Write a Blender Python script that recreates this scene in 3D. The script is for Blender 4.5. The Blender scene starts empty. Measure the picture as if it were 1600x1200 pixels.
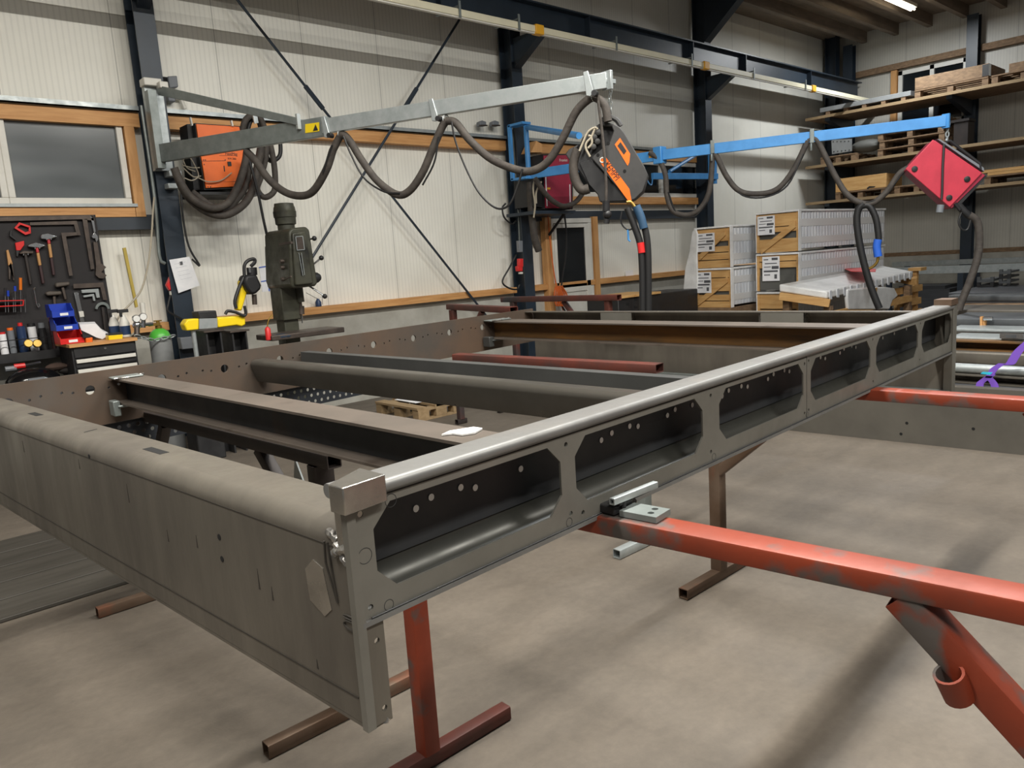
import bpy, math, random
from mathutils import Vector as V, Matrix
random.seed(7)
C = bpy.context.scene.collection
PI = math.pi
# ------------------------------------------------------------------ camera (calibrated from the photograph's vanishing points)
F = 1182.0
H = 1.6
RX = V((0.73398312, -0.67611142, -0.06435935))   # camera right
RD = V((-0.15708245, -0.07680393, -0.98459447))  # camera down
RF = V((0.66075251, 0.73278544, -0.16257802))    # camera forward
EYE = V((0, 0, H))
def ray(px, py): return RX*(px-800) + RD*(py-600) + RF*F
def U(px, py, x=None, y=None, z=None):
    d = ray(px, py)
    if x is not None: t = x/d.x
    elif y is not None: t = y/d.y
    else: t = (z-H)/d.z
    return EYE + d*t
def UP(px, py, P0, n):
    d = ray(px, py); n = V(n)
    return EYE + d*((V(P0)-EYE).dot(n)/d.dot(n))
# ------------------------------------------------------------------ mesh builder
class MB:
    def __init__(s): s.v = []; s.f = []
    def add(s, vs, fs):
        o = len(s.v); s.v += [V(p) for p in vs]; s.f += [tuple(i+o for i in f) for f in fs]; return s
    def hexa(s, p):   # 8 points: bottom 4 (ccw), top 4
        return s.add(p, [(3,2,1,0),(4,5,6,7),(0,1,5,4),(1,2,6,5),(2,3,7,6),(3,0,4,7)])
    def box(s, x0, x1, y0, y1, z0, z1):
        return s.hexa([(x0,y0,z0),(x1,y0,z0),(x1,y1,z0),(x0,y1,z0),(x0,y0,z1),(x1,y0,z1),(x1,y1,z1),(x0,y1,z1)])
    def cbox(s, c, sx, sy, sz, R=None):
        c = V(c); pts = []
        for dz in (-1,1):
            for dx,dy in ((-1,-1),(1,-1),(1,1),(-1,1)):
                q = V((dx*sx/2, dy*sy/2, dz*sz/2))
                pts.append(c + (R @ q if R else q))
        return s.hexa(pts)
    def prism(s, pts, vec):
        vec = V(vec); n = len(pts); a = [V(p) for p in pts]; b = [p+vec for p in a]
        fs = [tuple(range(n-1,-1,-1)), tuple(range(n,2*n))] + [(i,(i+1)%n,n+(i+1)%n,n+i) for i in range(n)]
        return s.add(a+b, fs)
    def sweep(s, p0, p1, prof, up=(0,0,1), side=None, caps=True, inner=None):
        # prof: (a,b) pairs; a along side vector, b along up
        p0 = V(p0); p1 = V(p1); d = (p1-p0).normalized(); up = V(up)
        sd = V(side).normalized() if side is not None else d.cross(up).normalized()
        u2 = up if side is not None else sd.cross(d).normalized()
        n = len(prof)
        L = [p0 + sd*a + u2*b for a,b in prof] + [p1 + sd*a + u2*b for a,b in prof]
        fs = [(i,(i+1)%n,n+(i+1)%n,n+i) for i in range(n)]
        if inner:
            L += [p0 + sd*a + u2*b for a,b in inner] + [p1 + sd*a + u2*b for a,b in inner]
            fs += [(2*n+(i+1)%n,2*n+i,3*n+i,3*n+(i+1)%n) for i in range(n)]
            fs += [((i+1)%n,i,2*n+i,2*n+(i+1)%n) for i in range(n)] + [(n+i,n+(i+1)%n,3*n+(i+1)%n,3*n+i) for i in range(n)]
        elif caps: fs += [tuple(range(n-1,-1,-1)), tuple(range(n,2*n))]
        return s.add(L, fs)
    def sqtube(s, p0, p1, w, h, t=0.004, up=(0,0,1)):   # hollow, open-ended; p = centre line
        r = min(w,h)*.12
        o = rrect(-w/2,w/2,-h/2,h/2,r,2); i = rrect(-w/2+t,w/2-t,-h/2+t,h/2-t,max(r-t,.001),2)
        return s.sweep(p0, p1, o, up, inner=i)
    def tube(s, pts, r, n=10, smooth=0, taper=None, caps=True, flat=1.0):
        pts = [V(p) for p in pts]
        if smooth: pts = catmull(pts, smooth)
        k = len(pts); vs = []; fs = []
        t0 = (pts[1]-pts[0]).normalized()
        a = t0.orthogonal().normalized()
        for i,p in enumerate(pts):
            t = (pts[min(i+1,k-1)]-pts[max(i-1,0)]).normalized()
            a = (a - t*a.dot(t)).normalized(); b = t.cross(a)
            rr = r if taper is None else (taper[0]+(taper[1]-taper[0])*i/(k-1))
            for j in range(n):
                an = 2*PI*j/n; vs.append(p + a*math.cos(an)*rr + b*math.sin(an)*rr*flat)
        for i in range(k-1):
            for j in range(n):
                fs.append((i*n+j, i*n+(j+1)%n, (i+1)*n+(j+1)%n, (i+1)*n+j))
        if caps: fs += [tuple(range(n-1,-1,-1)), tuple((k-1)*n+j for j in range(n))]
        return s.add(vs, fs)
    def lathe(s, prof, c, axis=(0,0,1), n=24):   # prof: (r, h) from bottom to top
        ax = V(axis).normalized(); a = ax.orthogonal().normalized(); b = ax.cross(a); c = V(c)
        vs = []; fs = []; k = len(prof)
        for r,h in prof:
            for j in range(n):
                an = 2*PI*j/n; vs.append(c + ax*h + a*math.cos(an)*max(r,1e-4) + b*math.sin(an)*max(r,1e-4))
        for i in range(k-1):
            for j in range(n): fs.append((i*n+j, i*n+(j+1)%n, (i+1)*n+(j+1)%n, (i+1)*n+j))
        fs += [tuple(range(n-1,-1,-1)), tuple((k-1)*n+j for j in range(n))]
        return s.add(vs, fs)
    def ball(s, c, r, n=12, sc=(1,1,1)):
        c = V(c); vs = []; fs = []; m = n//2
        for i in range(m+1):
            th = PI*i/m
            for j in range(n):
                ph = 2*PI*j/n
                vs.append(c + V((r*sc[0]*math.sin(th)*math.cos(ph), r*sc[1]*math.sin(th)*math.sin(ph), r*sc[2]*math.cos(th))))
        for i in range(m):
            for j in range(n): fs.append((i*n+j, (i+1)*n+j, (i+1)*n+(j+1)%n, i*n+(j+1)%n))
        return s.add(vs, fs)
    def flat(s, pts, y, t=.01):   # outline seen in elevation on a plane facing the hall, thickness towards the wall
        return s.prism([U(a,b,y=y) for a,b in pts], (0,t,0))
    def bar(s, a, b, wpx, y, t=.01):
        a = V(a); b = V(b); d = (b-a).normalized(); n = V((-d.y,d.x))*wpx/2
        return s.flat([a+n, b+n, b-n, a-n], y, t)
def rrect(x0, x1, y0, y1, r, n=4):
    out = []
    for cx,cy,a0 in ((x1-r,y1-r,0),(x0+r,y1-r,PI/2),(x0+r,y0+r,PI),(x1-r,y0+r,1.5*PI)):
        for i in range(n+1):
            a = a0+PI/2*i/n; out.append((cx+r*math.cos(a), cy+r*math.sin(a)))
    return out
def catmull(p, m):
    q = [p[0]*2-p[1]] + list(p) + [p[-1]*2-p[-2]]; out = []
    for i in range(1, len(q)-2):
        for k in range(m):
            t = k/m
            out.append(.5*((2*q[i]) + (q[i+1]-q[i-1])*t + (2*q[i-1]-5*q[i]+4*q[i+1]-q[i+2])*t*t + (3*q[i]-q[i-1]-3*q[i+1]+q[i+2])*t**3))
    out.append(p[-1]); return out
def circ(c, r, n=16): return [(c[0]+r*math.cos(2*PI*i/n), c[1]+r*math.sin(2*PI*i/n)) for i in range(n)]
def _curve_mesh(cu):
    ob = bpy.data.objects.new('tmp', cu); C.objects.link(ob)
    dg = bpy.context.evaluated_depsgraph_get(); dg.update()
    me = bpy.data.meshes.new_from_object(ob.evaluated_get(dg))
    bpy.data.objects.remove(ob); bpy.data.curves.remove(cu); return me
def plate(outline, holes, t, O, e, u):   # flat plate with real holes: 2-D outline in axes e,u from O, thickness t centred
    cu = bpy.data.curves.new('tmp', 'CURVE'); cu.dimensions = '2D'; cu.fill_mode = 'BOTH'; cu.extrude = t/2
    for loop in [outline]+holes:
        sp = cu.splines.new('POLY'); sp.points.add(len(loop)-1); sp.use_cyclic_u = True
        for i,(a,b) in enumerate(loop): sp.points[i].co = (a*10,b*10,0,1)
    cu.extrude = t*5
    me = _curve_mesh(cu); O = V(O); e = V(e).normalized(); u = V(u).normalized(); n = e.cross(u)
    m = MB(); m.add([O + e*(v.co.x/10) + u*(v.co.y/10) + n*(v.co.z/10) for v in me.vertices], [tuple(p.vertices) for p in me.polygons])
    bpy.data.meshes.remove(me); return m
def lettering(txt, h, O, e, u, t=.001, sx=1.0):
    cu = bpy.data.curves.new('tmp', 'FONT'); cu.body = txt; cu.size = 10; cu.extrude = .05
    me = _curve_mesh(cu); O = V(O); e = V(e).normalized(); u = V(u).normalized(); n = e.cross(u)
    k = h/7.0; m = MB()
    m.add([O + e*(v.co.x*k*sx) + u*(v.co.y*k) + n*(v.co.z*t/.05) for v in me.vertices], [tuple(p.vertices) for p in me.polygons])
    bpy.data.meshes.remove(me); return m
# ------------------------------------------------------------------ objects
OFF = {}
def _mesh(name, mb, mat, off):
    me = bpy.data.meshes.new(name); me.from_pydata([tuple(p-off) for p in mb.v], [], mb.f); me.update()
    import bmesh
    bm = bmesh.new(); bm.from_mesh(me); bmesh.ops.recalc_face_normals(bm, faces=bm.faces); bm.to_mesh(me); bm.free()
    for p in me.polygons: p.use_smooth = True
    me.set_sharp_from_angle(angle=math.radians(38))
    me.materials.append(mat); return me
def thing(name, label, cat, loc=(0,0,0), group=None):
    o = bpy.data.objects.new(name, None); C.objects.link(o); o.location = loc; o.empty_display_size = .1
    o['label'] = label; o['category'] = cat
    if group: o['group'] = group
    OFF[o.name] = V(loc); return o
SPLIT = set('hook thin_cord film_fold cable_gland lead connection_lead supply_hose coupling control_knob caster hanger drilled_hole lit_hole_rim cut_out inner_batten batten end_board corner_post stringer bracket link arm_bracket lower_bracket beam cable'.split())
def islands(mb):
    par = list(range(len(mb.v)))
    def find(i):
        while par[i] != i: par[i] = par[par[i]]; i = par[i]
        return i
    for f in mb.f:
        for k in f[1:]: par[find(k)] = find(f[0])
    groups = {}
    for f in mb.f: groups.setdefault(find(f[0]), []).append(f)
    out = []
    for fs in groups.values():
        ids = sorted({i for f in fs for i in f}); ix = {i:n for n,i in enumerate(ids)}
        m = MB(); m.v = [mb.v[i] for i in ids]; m.f = [tuple(ix[i] for i in f) for f in fs]; out.append(m)
    return out
def part(name, mb, mat, parent, label=None, bevel=0):
    if name in SPLIT:
        ms = islands(mb)
        for m in ms[1:]: _part(name, m, mat, parent, label, bevel)
        mb = ms[0]
    return _part(name, mb, mat, parent, label, bevel)
def _part(name, mb, mat, parent, label=None, bevel=0):
    off = OFF[parent.name]
    o = bpy.data.objects.new(name, _mesh(name, mb, mat, off)); C.objects.link(o); o.parent = parent; OFF[o.name] = off
    if label: o['label'] = label
    if bevel: bev(o, bevel)
    return o
def bev(o, w):
    m = o.modifiers.new('bevel', 'BEVEL'); m.width = w; m.segments = 2; m.limit_method = 'ANGLE'; m.angle_limit = math.radians(40)
def solo(name, mb, mat, label, cat, group=None, bevel=0):
    lo = V((min(p.x for p in mb.v), min(p.y for p in mb.v), min(p.z for p in mb.v))); hi = V((max(p.x for p in mb.v), max(p.y for p in mb.v), 0))
    off = V(((lo.x+hi.x)/2, (lo.y+hi.y)/2, lo.z))
    o = bpy.data.objects.new(name, _mesh(name, mb, mat, off)); C.objects.link(o); o.location = off; OFF[o.name] = off
    o['label'] = label; o['category'] = cat
    if group: o['group'] = group
    if bevel: bev(o, bevel)
    return o
def struct(name, mb, mat, bevel=0):
    o = bpy.data.objects.new(name, _mesh(name, mb, mat, V((0,0,0)))); C.objects.link(o); o['kind'] = 'structure'; OFF[o.name] = V((0,0,0))
    if bevel: bev(o, bevel)
    return o
def dup(root, delta, label=None, group=None):
    r = root.copy(); C.objects.link(r); r.location = root.location + V(delta)
    if label: r['label'] = label
    if group: r['group'] = group
    def kids(a, b):
        for ch in list(a.children):
            c = ch.copy(); C.objects.link(c); c.parent = b; kids(ch, c)
    kids(root, r); return r
# ------------------------------------------------------------------ materials
def lin(h):
    c = [int(h[i:i+2],16)/255 for i in (0,2,4)]
    return tuple((x/12.92 if x <= .04045 else ((x+.055)/1.055)**2.4) for x in c)+(1,)
def mat(name, col, rough=.5, metal=0, col2=None, scale=6, detail=6, lo=.35, hi=.65, bump=0, bscale=None, spots=None, stretch=None, rvar=0, spec=None, emit=None):
    m = bpy.data.materials.new(name); m.use_nodes = True; nt = m.node_tree; b = nt.nodes['Principled BSDF']
    b.inputs['Base Color'].default_value = lin(col); b.inputs['Roughness'].default_value = rough; b.inputs['Metallic'].default_value = metal
    if spec is not None: b.inputs['Specular IOR Level'].default_value = spec
    if emit: b.inputs['Emission Color'].default_value = lin(emit[0]); b.inputs['Emission Strength'].default_value = emit[1]
    L = nt.links.new
    if not (col2 or bump or rvar): return m
    tc = nt.nodes.new('ShaderNodeTexCoord'); src = tc.outputs['Object']
    if stretch:
        mp = nt.nodes.new('ShaderNodeMapping'); mp.inputs['Scale'].default_value = stretch; L(src, mp.inputs['Vector']); src = mp.outputs['Vector']
    nz = nt.nodes.new('ShaderNodeTexNoise'); nz.inputs['Scale'].default_value = scale; nz.inputs['Detail'].default_value = detail; nz.inputs['Roughness'].default_value = .6; L(src, nz.inputs['Vector'])
    rp = nt.nodes.new('ShaderNodeMapRange'); rp.inputs['From Min'].default_value = lo; rp.inputs['From Max'].default_value = hi; L(nz.outputs['Fac'], rp.inputs['Value'])
    last = None
    if col2:
        mx = nt.nodes.new('ShaderNodeMix'); mx.data_type = 'RGBA'; mx.inputs[6].default_value = lin(col); mx.inputs[7].default_value = lin(col2)
        L(rp.outputs['Result'], mx.inputs[0]); last = mx.outputs[2]
    if spots:   # (colour, scale, lo, hi)
        n2 = nt.nodes.new('ShaderNodeTexNoise'); n2.inputs['Scale'].default_value = spots[1]; n2.inputs['Detail'].default_value = 5; L(src, n2.inputs['Vector'])
        r2 = nt.nodes.new('ShaderNodeMapRange'); r2.inputs['From Min'].default_value = spots[2]; r2.inputs['From Max'].default_value = spots[3]; L(n2.outputs['Fac'], r2.inputs['Value'])
        mx = nt.nodes.new('ShaderNodeMix'); mx.data_type = 'RGBA'
        if last is not None: L(last, mx.inputs[6])
        else: mx.inputs[6].default_value = lin(col)
        mx.inputs[7].default_value = lin(spots[0]); L(r2.outputs['Result'], mx.inputs[0]); last = mx.outputs[2]
    if last is not None: L(last, b.inputs['Base Color'])
    if rvar:
        r3 = nt.nodes.new('ShaderNodeMapRange'); r3.inputs['To Min'].default_value = max(rough-rvar,.05); r3.inputs['To Max'].default_value = min(rough+rvar,1); L(rp.outputs['Result'], r3.inputs['Value']); L(r3.outputs['Result'], b.inputs['Roughness'])
    if bump:
        n3 = nt.nodes.new('ShaderNodeTexNoise'); n3.inputs['Scale'].default_value = bscale or scale*4; n3.inputs['Detail'].default_value = 4; L(src, n3.inputs['Vector'])
        bp = nt.nodes.new('ShaderNodeBump'); bp.inputs['Strength'].default_value = bump; bp.inputs['Distance'].default_value = .01; L(n3.outputs['Fac'], bp.inputs['Height']); L(bp.outputs['Normal'], b.inputs['Normal'])
    return m
def math_node(nt, op, a, b=None):
    n = nt.nodes.new('ShaderNodeMath'); n.operation = op
    for i,x in enumerate((a,b)):
        if x is None: continue
        if isinstance(x,(int,float)): n.inputs[i].default_value = x
        else: nt.links.new(x, n.inputs[i])
    return n.outputs[0]
def panel_mat(name, col, col2, axis, pitch=.05, module=1.0):
    m = mat(name, col, .45, 0, col2, scale=.9, detail=4); nt = m.node_tree; b = nt.nodes['Principled BSDF']; L = nt.links.new
    tc = nt.nodes.new('ShaderNodeTexCoord'); sx = nt.nodes.new('ShaderNodeSeparateXYZ'); L(tc.outputs['Object'], sx.inputs[0]); v = sx.outputs[axis]
    def line(p, w):
        fr = math_node(nt, 'FRACT', math_node(nt, 'DIVIDE', v, p)); d = math_node(nt, 'ABSOLUTE', math_node(nt, 'SUBTRACT', fr, .5))
        return math_node(nt, 'LESS_THAN', d, w)
    rib = line(pitch, .16); seam = line(module, .006)
    base = b.inputs['Base Color'].links[0].from_socket
    mx = nt.nodes.new('ShaderNodeMix'); mx.data_type = 'RGBA'; mx.blend_type = 'MULTIPLY'; L(base, mx.inputs[6]); mx.inputs[7].default_value = (.92,.92,.92,1); L(rib, mx.inputs[0])
    m2 = nt.nodes.new('ShaderNodeMix'); m2.data_type = 'RGBA'; m2.blend_type = 'MULTIPLY'; L(mx.outputs[2], m2.inputs[6]); m2.inputs[7].default_value = (.62,.62,.62,1); L(seam, m2.inputs[0]); L(m2.outputs[2], b.inputs['Base Color'])
    bp = nt.nodes.new('ShaderNodeBump'); bp.inputs['Strength'].default_value = .35; bp.inputs['Distance'].default_value = .004; L(math_node(nt,'SUBTRACT',1.0,rib), bp.inputs['Height']); L(bp.outputs['Normal'], b.inputs['Normal'])
    return m
M = dict(
 floor = mat('concrete_floor','7f786d',.6,0,'6c655b',scale=1.1,detail=10,lo=.35,hi=.68,bump=.12,bscale=60,spots=('5c554c',3.2,.58,.78),rvar=.1),
 plinth = mat('plinth_concrete','b3b1a8',.85,0,'9b988e',scale=2.5,bump=.15),
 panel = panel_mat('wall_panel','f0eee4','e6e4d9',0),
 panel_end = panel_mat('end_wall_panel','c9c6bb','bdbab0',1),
 column = mat('column_paint','293440',.42,0,'222c36',scale=3),
 girt = mat('girt_paint','343b43',.5),
 wood = mat('pine','d29f66',.6,0,'bd8750',scale=3,detail=5,stretch=(1,6,12),spots=('7a4a22',2.0,.68,.76)),
 woodx = mat('pine_upright','cf9d66',.6,0,'bb8852',scale=3,stretch=(9,9,1)),
 crate = mat('crate_wood','d3aa70',.65,0,'bf9055',scale=3,stretch=(3,1,9),spots=('8d5f33',3.0,.68,.78)),
 palletw = mat('pallet_wood','8f7458',.75,0,'6e5842',scale=4,stretch=(3,3,8)),
 ceilw = mat('ceiling_wood','8a7c6c',.8,0,'75695c',scale=2,stretch=(1,5,5)),
 steel = mat('raw_steel','6e6960',.4,.35,'5b564f',scale=2.2,detail=8,stretch=(2.5,2.5,.7),bump=.03,bscale=40,rvar=.08,spots=('544f47',1.6,.60,.8)),
 plate = mat('cover_plate_steel','797770',.42,.3,'6a6861',scale=4,detail=8,rvar=.08,spots=('6b655c',6,.64,.8)),
 bright = mat('ground_steel','b9b6b0',.25,.9,'97948e',scale=9,rvar=.08),
 mill = mat('mill_scale','3d3e3f',.5,.3,'303235',scale=3,spots=('4a3a2c',4,.6,.85),rvar=.08),
 flange = mat('mill_scale_flange','575049',.5,.2,'635a52',scale=4,detail=8,spots=('443b34',7,.6,.8)),
 rust = mat('rusty_web','7a5426',.7,.2,'4e3c26',scale=2,stretch=(1,1,6),spots=('35302a',2,.55,.8)),
 brownst = mat('far_plate_steel','604f42',.5,.25,'4b453f',scale=2.4,detail=8,rvar=.08,spots=('6a6560',1.2,.55,.75)),
 perf = mat('perforated_steel','25292f',.55,.3),
 galv = mat('galvanised','b2b8b8',.38,.45,'9da4a4',scale=12,detail=3,rvar=.08),
 galvd = mat('galvanised_grey','868d8b',.4,.35,'767d7b',scale=10,detail=3),
 primer = mat('red_primer','8a3820',.5,.1,'702d19',scale=2.5,detail=7,bump=.08,bscale=30,spots=('524c48',6,.54,.62),rvar=.1),
 primerd = mat('worn_primer','6a3227',.55,.1,'47302b',scale=3,detail=7,spots=('39393a',2.5,.52,.66)),
 browntube = mat('brown_tube','6b5a4c',.55,.4,'5a4636',scale=4,spots=('8a5038',3,.58,.7)),
 darktube = mat('dark_tube','3a3330',.55,.3,'2b2726',scale=4),
 blue = mat('jib_blue','4d96d6',.4,0,'4288c6',scale=5),
 orange = mat('orange_paint','f2701e',.4,0,'ea6a1a',scale=4),
 yellow = mat('yellow_paint','f2d21a',.4),
 black = mat('black_plastic','1d1d1f',.5,0,'252526',scale=8,rvar=.1),
 shell = mat('feeder_shell','3c3b3a',.6,0,'333333',scale=6,rvar=.1),
 rubber = mat('black_rubber','1a1a1b',.55),
 sleeve = mat('hose_sleeve','4a443e',.75,0,'37322e',scale=14,bump=.3,bscale=50),
  tubetop = mat('rolled_steel','7c7c7a',.48,.35,'6b6a68',scale=7,detail=7,rvar=.08,spots=('787571',4,.6,.75)),
 channel = mat('channel_steel','3f3f3b',.36,.4,'34342f',scale=5,detail=7,rvar=.08),
 rim = mat('painted_lit_rim','f2f0ea',.35),
 stain = mat('dark_stain','3b3732',.6,.2),
 mill2 = mat('mill_scale_grey','4e4f4e',.45,.35,'434443',scale=3),
 shaded_flatbar = mat('shaded_flat_bar','45413b',.6,.1,'38352f',scale=2,stretch=(1,9,1)),
 panelst = mat('floor_panel_steel','66635c',.42,.3,'57544e',scale=2,detail=7,rvar=.08),
 shelfw = mat('shelf_edge','a28a68',.65,0,'8d7656',scale=3,stretch=(6,1,9)),
 steel2 = mat('dark_folded_steel','57544e',.34,.5,'494640',scale=3,detail=7,rvar=.08),
 navy = mat('navy_plastic','24395c',.4),
 redm = mat('machine_red','9c2740',.5,0,'8e2239',scale=5),
 redf = mat('feeder_red','c23648',.5,0,'b43042',scale=5,bump=.1,bscale=200),
 redplug = mat('red_plastic','d02a2a',.4),
 white = mat('white_frame','dcdad2',.45,0,'cfccc2',scale=3),
 paper = mat('paper','efeff0',.8,0,'e2e3e6',scale=8),
 print_ = mat('print_grey','55565a',.8),
 glass = mat('night_glass','707577',.22,0,'4c5153',scale=1.1,stretch=(.5,1,2.4),detail=2,spec=.6),
 glassd = mat('dark_glass','1c2023',.1,0,'14171a',scale=1.2,spec=.6),
 film = mat('wrap_film','e4e5e6',.25,0,'c9cdd4',scale=7,stretch=(6,6,.6),detail=5,bump=.35,bscale=14,spec=.6),
 filmw = mat('white_foil','ececea',.35,0,'d5d5d3',scale=5,bump=.5,bscale=9),
 lightpl = mat('rail_cream','e3dcc0',.4,0,'d8d2b8',scale=3),
 amber = mat('amber','e7a928',.5),
 board = mat('tool_board','292627',.75,0,'232122',scale=4),
 oldsteel = mat('old_tool_steel','5b514a',.5,.5,'473f3a',scale=10),
 chrome = mat('chrome','c4c6c8',.2,.95),
 machine = mat('machine_green','4d4d41',.45,.15,'3d3d33',scale=7,detail=8,rvar=.15,spots=('23231f',4,.55,.7)),
 greyp = mat('grey_plastic','73777c',.5),
 green = mat('cylinder_green','4fae3c',.35),
 cylgrey = mat('cylinder_grey','8d8f8f',.45,0,'7f8181',scale=4),
 bluep = mat('blue_plastic','1d3fae',.4),
 redbin = mat('red_bin','d5211f',.4),
 brass = mat('brass','a08343',.35,.8),
 purple = mat('purple_strap','7a52c0',.7),
 cyan = mat('cyan_tag','35b8d6',.5),
 hose = mat('beige_hose','a89f8c',.5),
 level = mat('level_yellow','b9a24a',.5),
 orangeh = mat('orange_handle','e0761f',.35),
 woodh = mat('hammer_wood','b98a56',.6),
 redh = mat('hammer_red','b8333a',.5),
 darkh = mat('hammer_dark','3a2426',.6),
 slate = mat('grey_block','5b5b57',.7),
 cableor = mat('orange_cord','c9622a',.6),
 rackst = mat('rack_steel','5f6264',.5,.4,'4c4f52',scale=3),
 sheet = mat('sheet_stack','47494d',.5,.3,'3b3d41',scale=2,stretch=(1,1,14)),
 lamp = mat('lamp_tube','ffffff',.5,emit=('fff3d8',14)),
 gauge = mat('gauge_face','e8e8e4',.4),
 weld = mat('weld_bead','c9c7c2',.3,.8,'6d6a66',scale=30),
 hole = mat('dark_gap','0b0b0b',.9),
)

def floor_mat():
    m = M['floor']; nt = m.node_tree; nt.nodes.clear(); N = nt.nodes.new; L = nt.links.new
    o = N('ShaderNodeOutputMaterial'); b = N('ShaderNodeBsdfPrincipled'); L(b.outputs[0], o.inputs[0]); tc = N('ShaderNodeTexCoord')
    def noise(sc, det, stretch, lo, hi, a, c):
        mp = N('ShaderNodeMapping'); mp.inputs['Scale'].default_value = stretch; mp.inputs['Rotation'].default_value = (0,0,.5); L(tc.outputs['Object'], mp.inputs[0])
        n = N('ShaderNodeTexNoise'); n.inputs['Scale'].default_value = sc; n.inputs['Detail'].default_value = det; n.inputs['Roughness'].default_value = .65; L(mp.outputs[0], n.inputs[0])
        r = N('ShaderNodeMapRange'); r.inputs[1].default_value = lo; r.inputs[2].default_value = hi; r.inputs[3].default_value = a; r.inputs[4].default_value = c; L(n.outputs[0], r.inputs[0]); return r.outputs[0]
    f = math_node(nt,'MULTIPLY', math_node(nt,'MULTIPLY', noise(.45,3,(1,1,1),.35,.65,.9,1.06), noise(1.6,12,(1,2.6,1),.36,.66,.84,1.08)), noise(26,6,(1,1,1),.35,.68,.9,1.05))
    f = math_node(nt,'MULTIPLY', f, noise(3.2,10,(1,1,1),.60,.78,1.0,.78))
    sc = N('ShaderNodeMix'); sc.data_type = 'RGBA'; sc.blend_type = 'MULTIPLY'; sc.inputs[0].default_value = 1; sc.inputs[6].default_value = lin('655d53')
    cb = N('ShaderNodeCombineColor'); [L(f, cb.inputs[i]) for i in range(3)]; L(cb.outputs[0], sc.inputs[7]); L(sc.outputs[2], b.inputs['Base Color'])
    L(noise(2.2,8,(1,1,1),.35,.65,.5,.7), b.inputs['Roughness'])
    n3 = N('ShaderNodeTexNoise'); n3.inputs['Scale'].default_value = 90; n3.inputs['Detail'].default_value = 3; L(tc.outputs['Object'], n3.inputs[0])
    bp = N('ShaderNodeBump'); bp.inputs['Strength'].default_value = .12; bp.inputs['Distance'].default_value = .005; L(n3.outputs[0], bp.inputs['Height']); L(bp.outputs[0], b.inputs['Normal'])
floor_mat()
LP=225; WS=.22; EXPO=0.0
# ================================================================== setting
YW = 8.15      # back wall face
XE = 17.45     # end wall face
struct('floor', MB().box(-6,18.2,-6,8.6,-.2,0), M['floor'])
wb = struct('wall_back', MB().box(-6,XE,YW,YW+.15,1.12,6.3), M['panel'])
part('concrete_plinth', MB().box(-6,XE,YW-.08,YW+.2,0,1.12), M['plinth'], wb)
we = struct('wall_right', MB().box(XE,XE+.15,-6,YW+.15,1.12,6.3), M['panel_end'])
part('concrete_plinth', MB().box(XE-.08,XE+.2,-6,YW-.08,0,1.12), M['plinth'], we)
ce = struct('ceiling', MB().box(-6,XE+.15,-2,YW+.15,5.9,6.0), M['ceilw'])
for k,y in enumerate((7.35,6.7,6.05,5.4,4.75,4.1,3.45,2.8,2.15)):
    part('joist', MB().box(12.3,XE,y-.05,y+.05,5.68,5.9), M['ceilw'], ce)
# columns -----------------------------------------------------------
def col_x(px,py): return U(px,py,y=7.82).x
cols = [col_x(267.5,337), col_x(821,327), col_x(1109,248), 17.2]
def column(x, w=.19, y0=7.82, y1=8.06):
    m = MB().box(x-w/2,x+w/2,y0,y0+.014,0,5.9).box(x-w/2,x+w/2,y1-.014,y1,0,5.9).box(x-.006,x+.006,y0+.014,y1-.014,0,5.9)
    return struct('column', m, M['column'])
for x in cols: column(x)
for x in cols[:3]:   # knee haunch and rafter
    struct('rafter', MB().prism([(x-.09,7.82,5.1),(x-.09,7.1,5.66),(x-.09,-2,5.66),(x-.09,-2,5.9),(x-.09,7.82,5.9)],(.18,0,0)), M['column'])
# end-wall columns
for y in (5.2, 7.6, 2.6, 0.0):
    struct('column', MB().box(XE-.26,XE-.245,y-.1,y+.1,0,5.66).box(XE-.09,XE-.078,y-.1,y+.1,0,5.66).box(XE-.245,XE-.09,y-.006,y+.006,0,5.66), M['column'])
# crane beam on corbels
cb = struct('crane_beam', MB().box(-6,17.3,7.33,7.53,4.84,4.86).box(-6,17.3,7.33,7.53,4.52,4.54).box(-6,17.3,7.425,7.437,4.54,4.84), M['column'])
for x in (-1.5,1,3.4,5.9,8.5,11,12.6,15): part('stiffener', MB().box(x-.006,x+.006,7.335,7.425,4.54,4.84), M['column'], cb)
for x in cols[:3]:
    struct('corbel', MB().prism([(x-.06,7.82,4.52),(x-.06,7.30,4.52),(x-.06,7.30,4.45),(x-.06,7.82,4.14)],(.12,0,0)), M['column'])
# wall rails: timber girts with a cable tray on top, between the columns
def zof(px,py,y=8.0): return U(px,py,y=y).z
segs = [(-6,cols[0]-.11),(cols[0]+.11,cols[1]-.11),(cols[1]+.11,cols[2]-.11),(cols[2]+.11,XE-.3)]
zr = zof(160,172)
for i,(a,b) in enumerate(segs[:3]):
    struct('trim_%d'%(i+1), MB().box(a,b,8.02,YW,zr-.13,zr), M['wood'])
for i,(a,b) in enumerate(segs):
    struct('trim_%d'%(i+4), MB().box(a,b,7.98,YW,1.12,1.2), M['wood'])
for a,b in segs[:3]:
    m = MB().box(a,b,7.99,YW,zr+.004,zr+.02).box(a,b,7.99,7.995,zr+.004,zr+.06)
    solo('cable_tray', m, M['galv'], {0:'galvanised cable tray above the wide window over the tool board',1:'galvanised cable tray on the timber rail above the orange wall machine',2:'galvanised cable tray on the timber rail above the red wall machine'}[segs.index((a,b))], 'cable tray')
zg = zof(190,347)
for i,(a,b) in enumerate(segs[:3]):
    if i==1: continue
    struct('trim_%d'%(8+i), MB().box(a,b,8.03,YW-.01,zg-.07,zg+.07), M['girt'])
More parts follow.
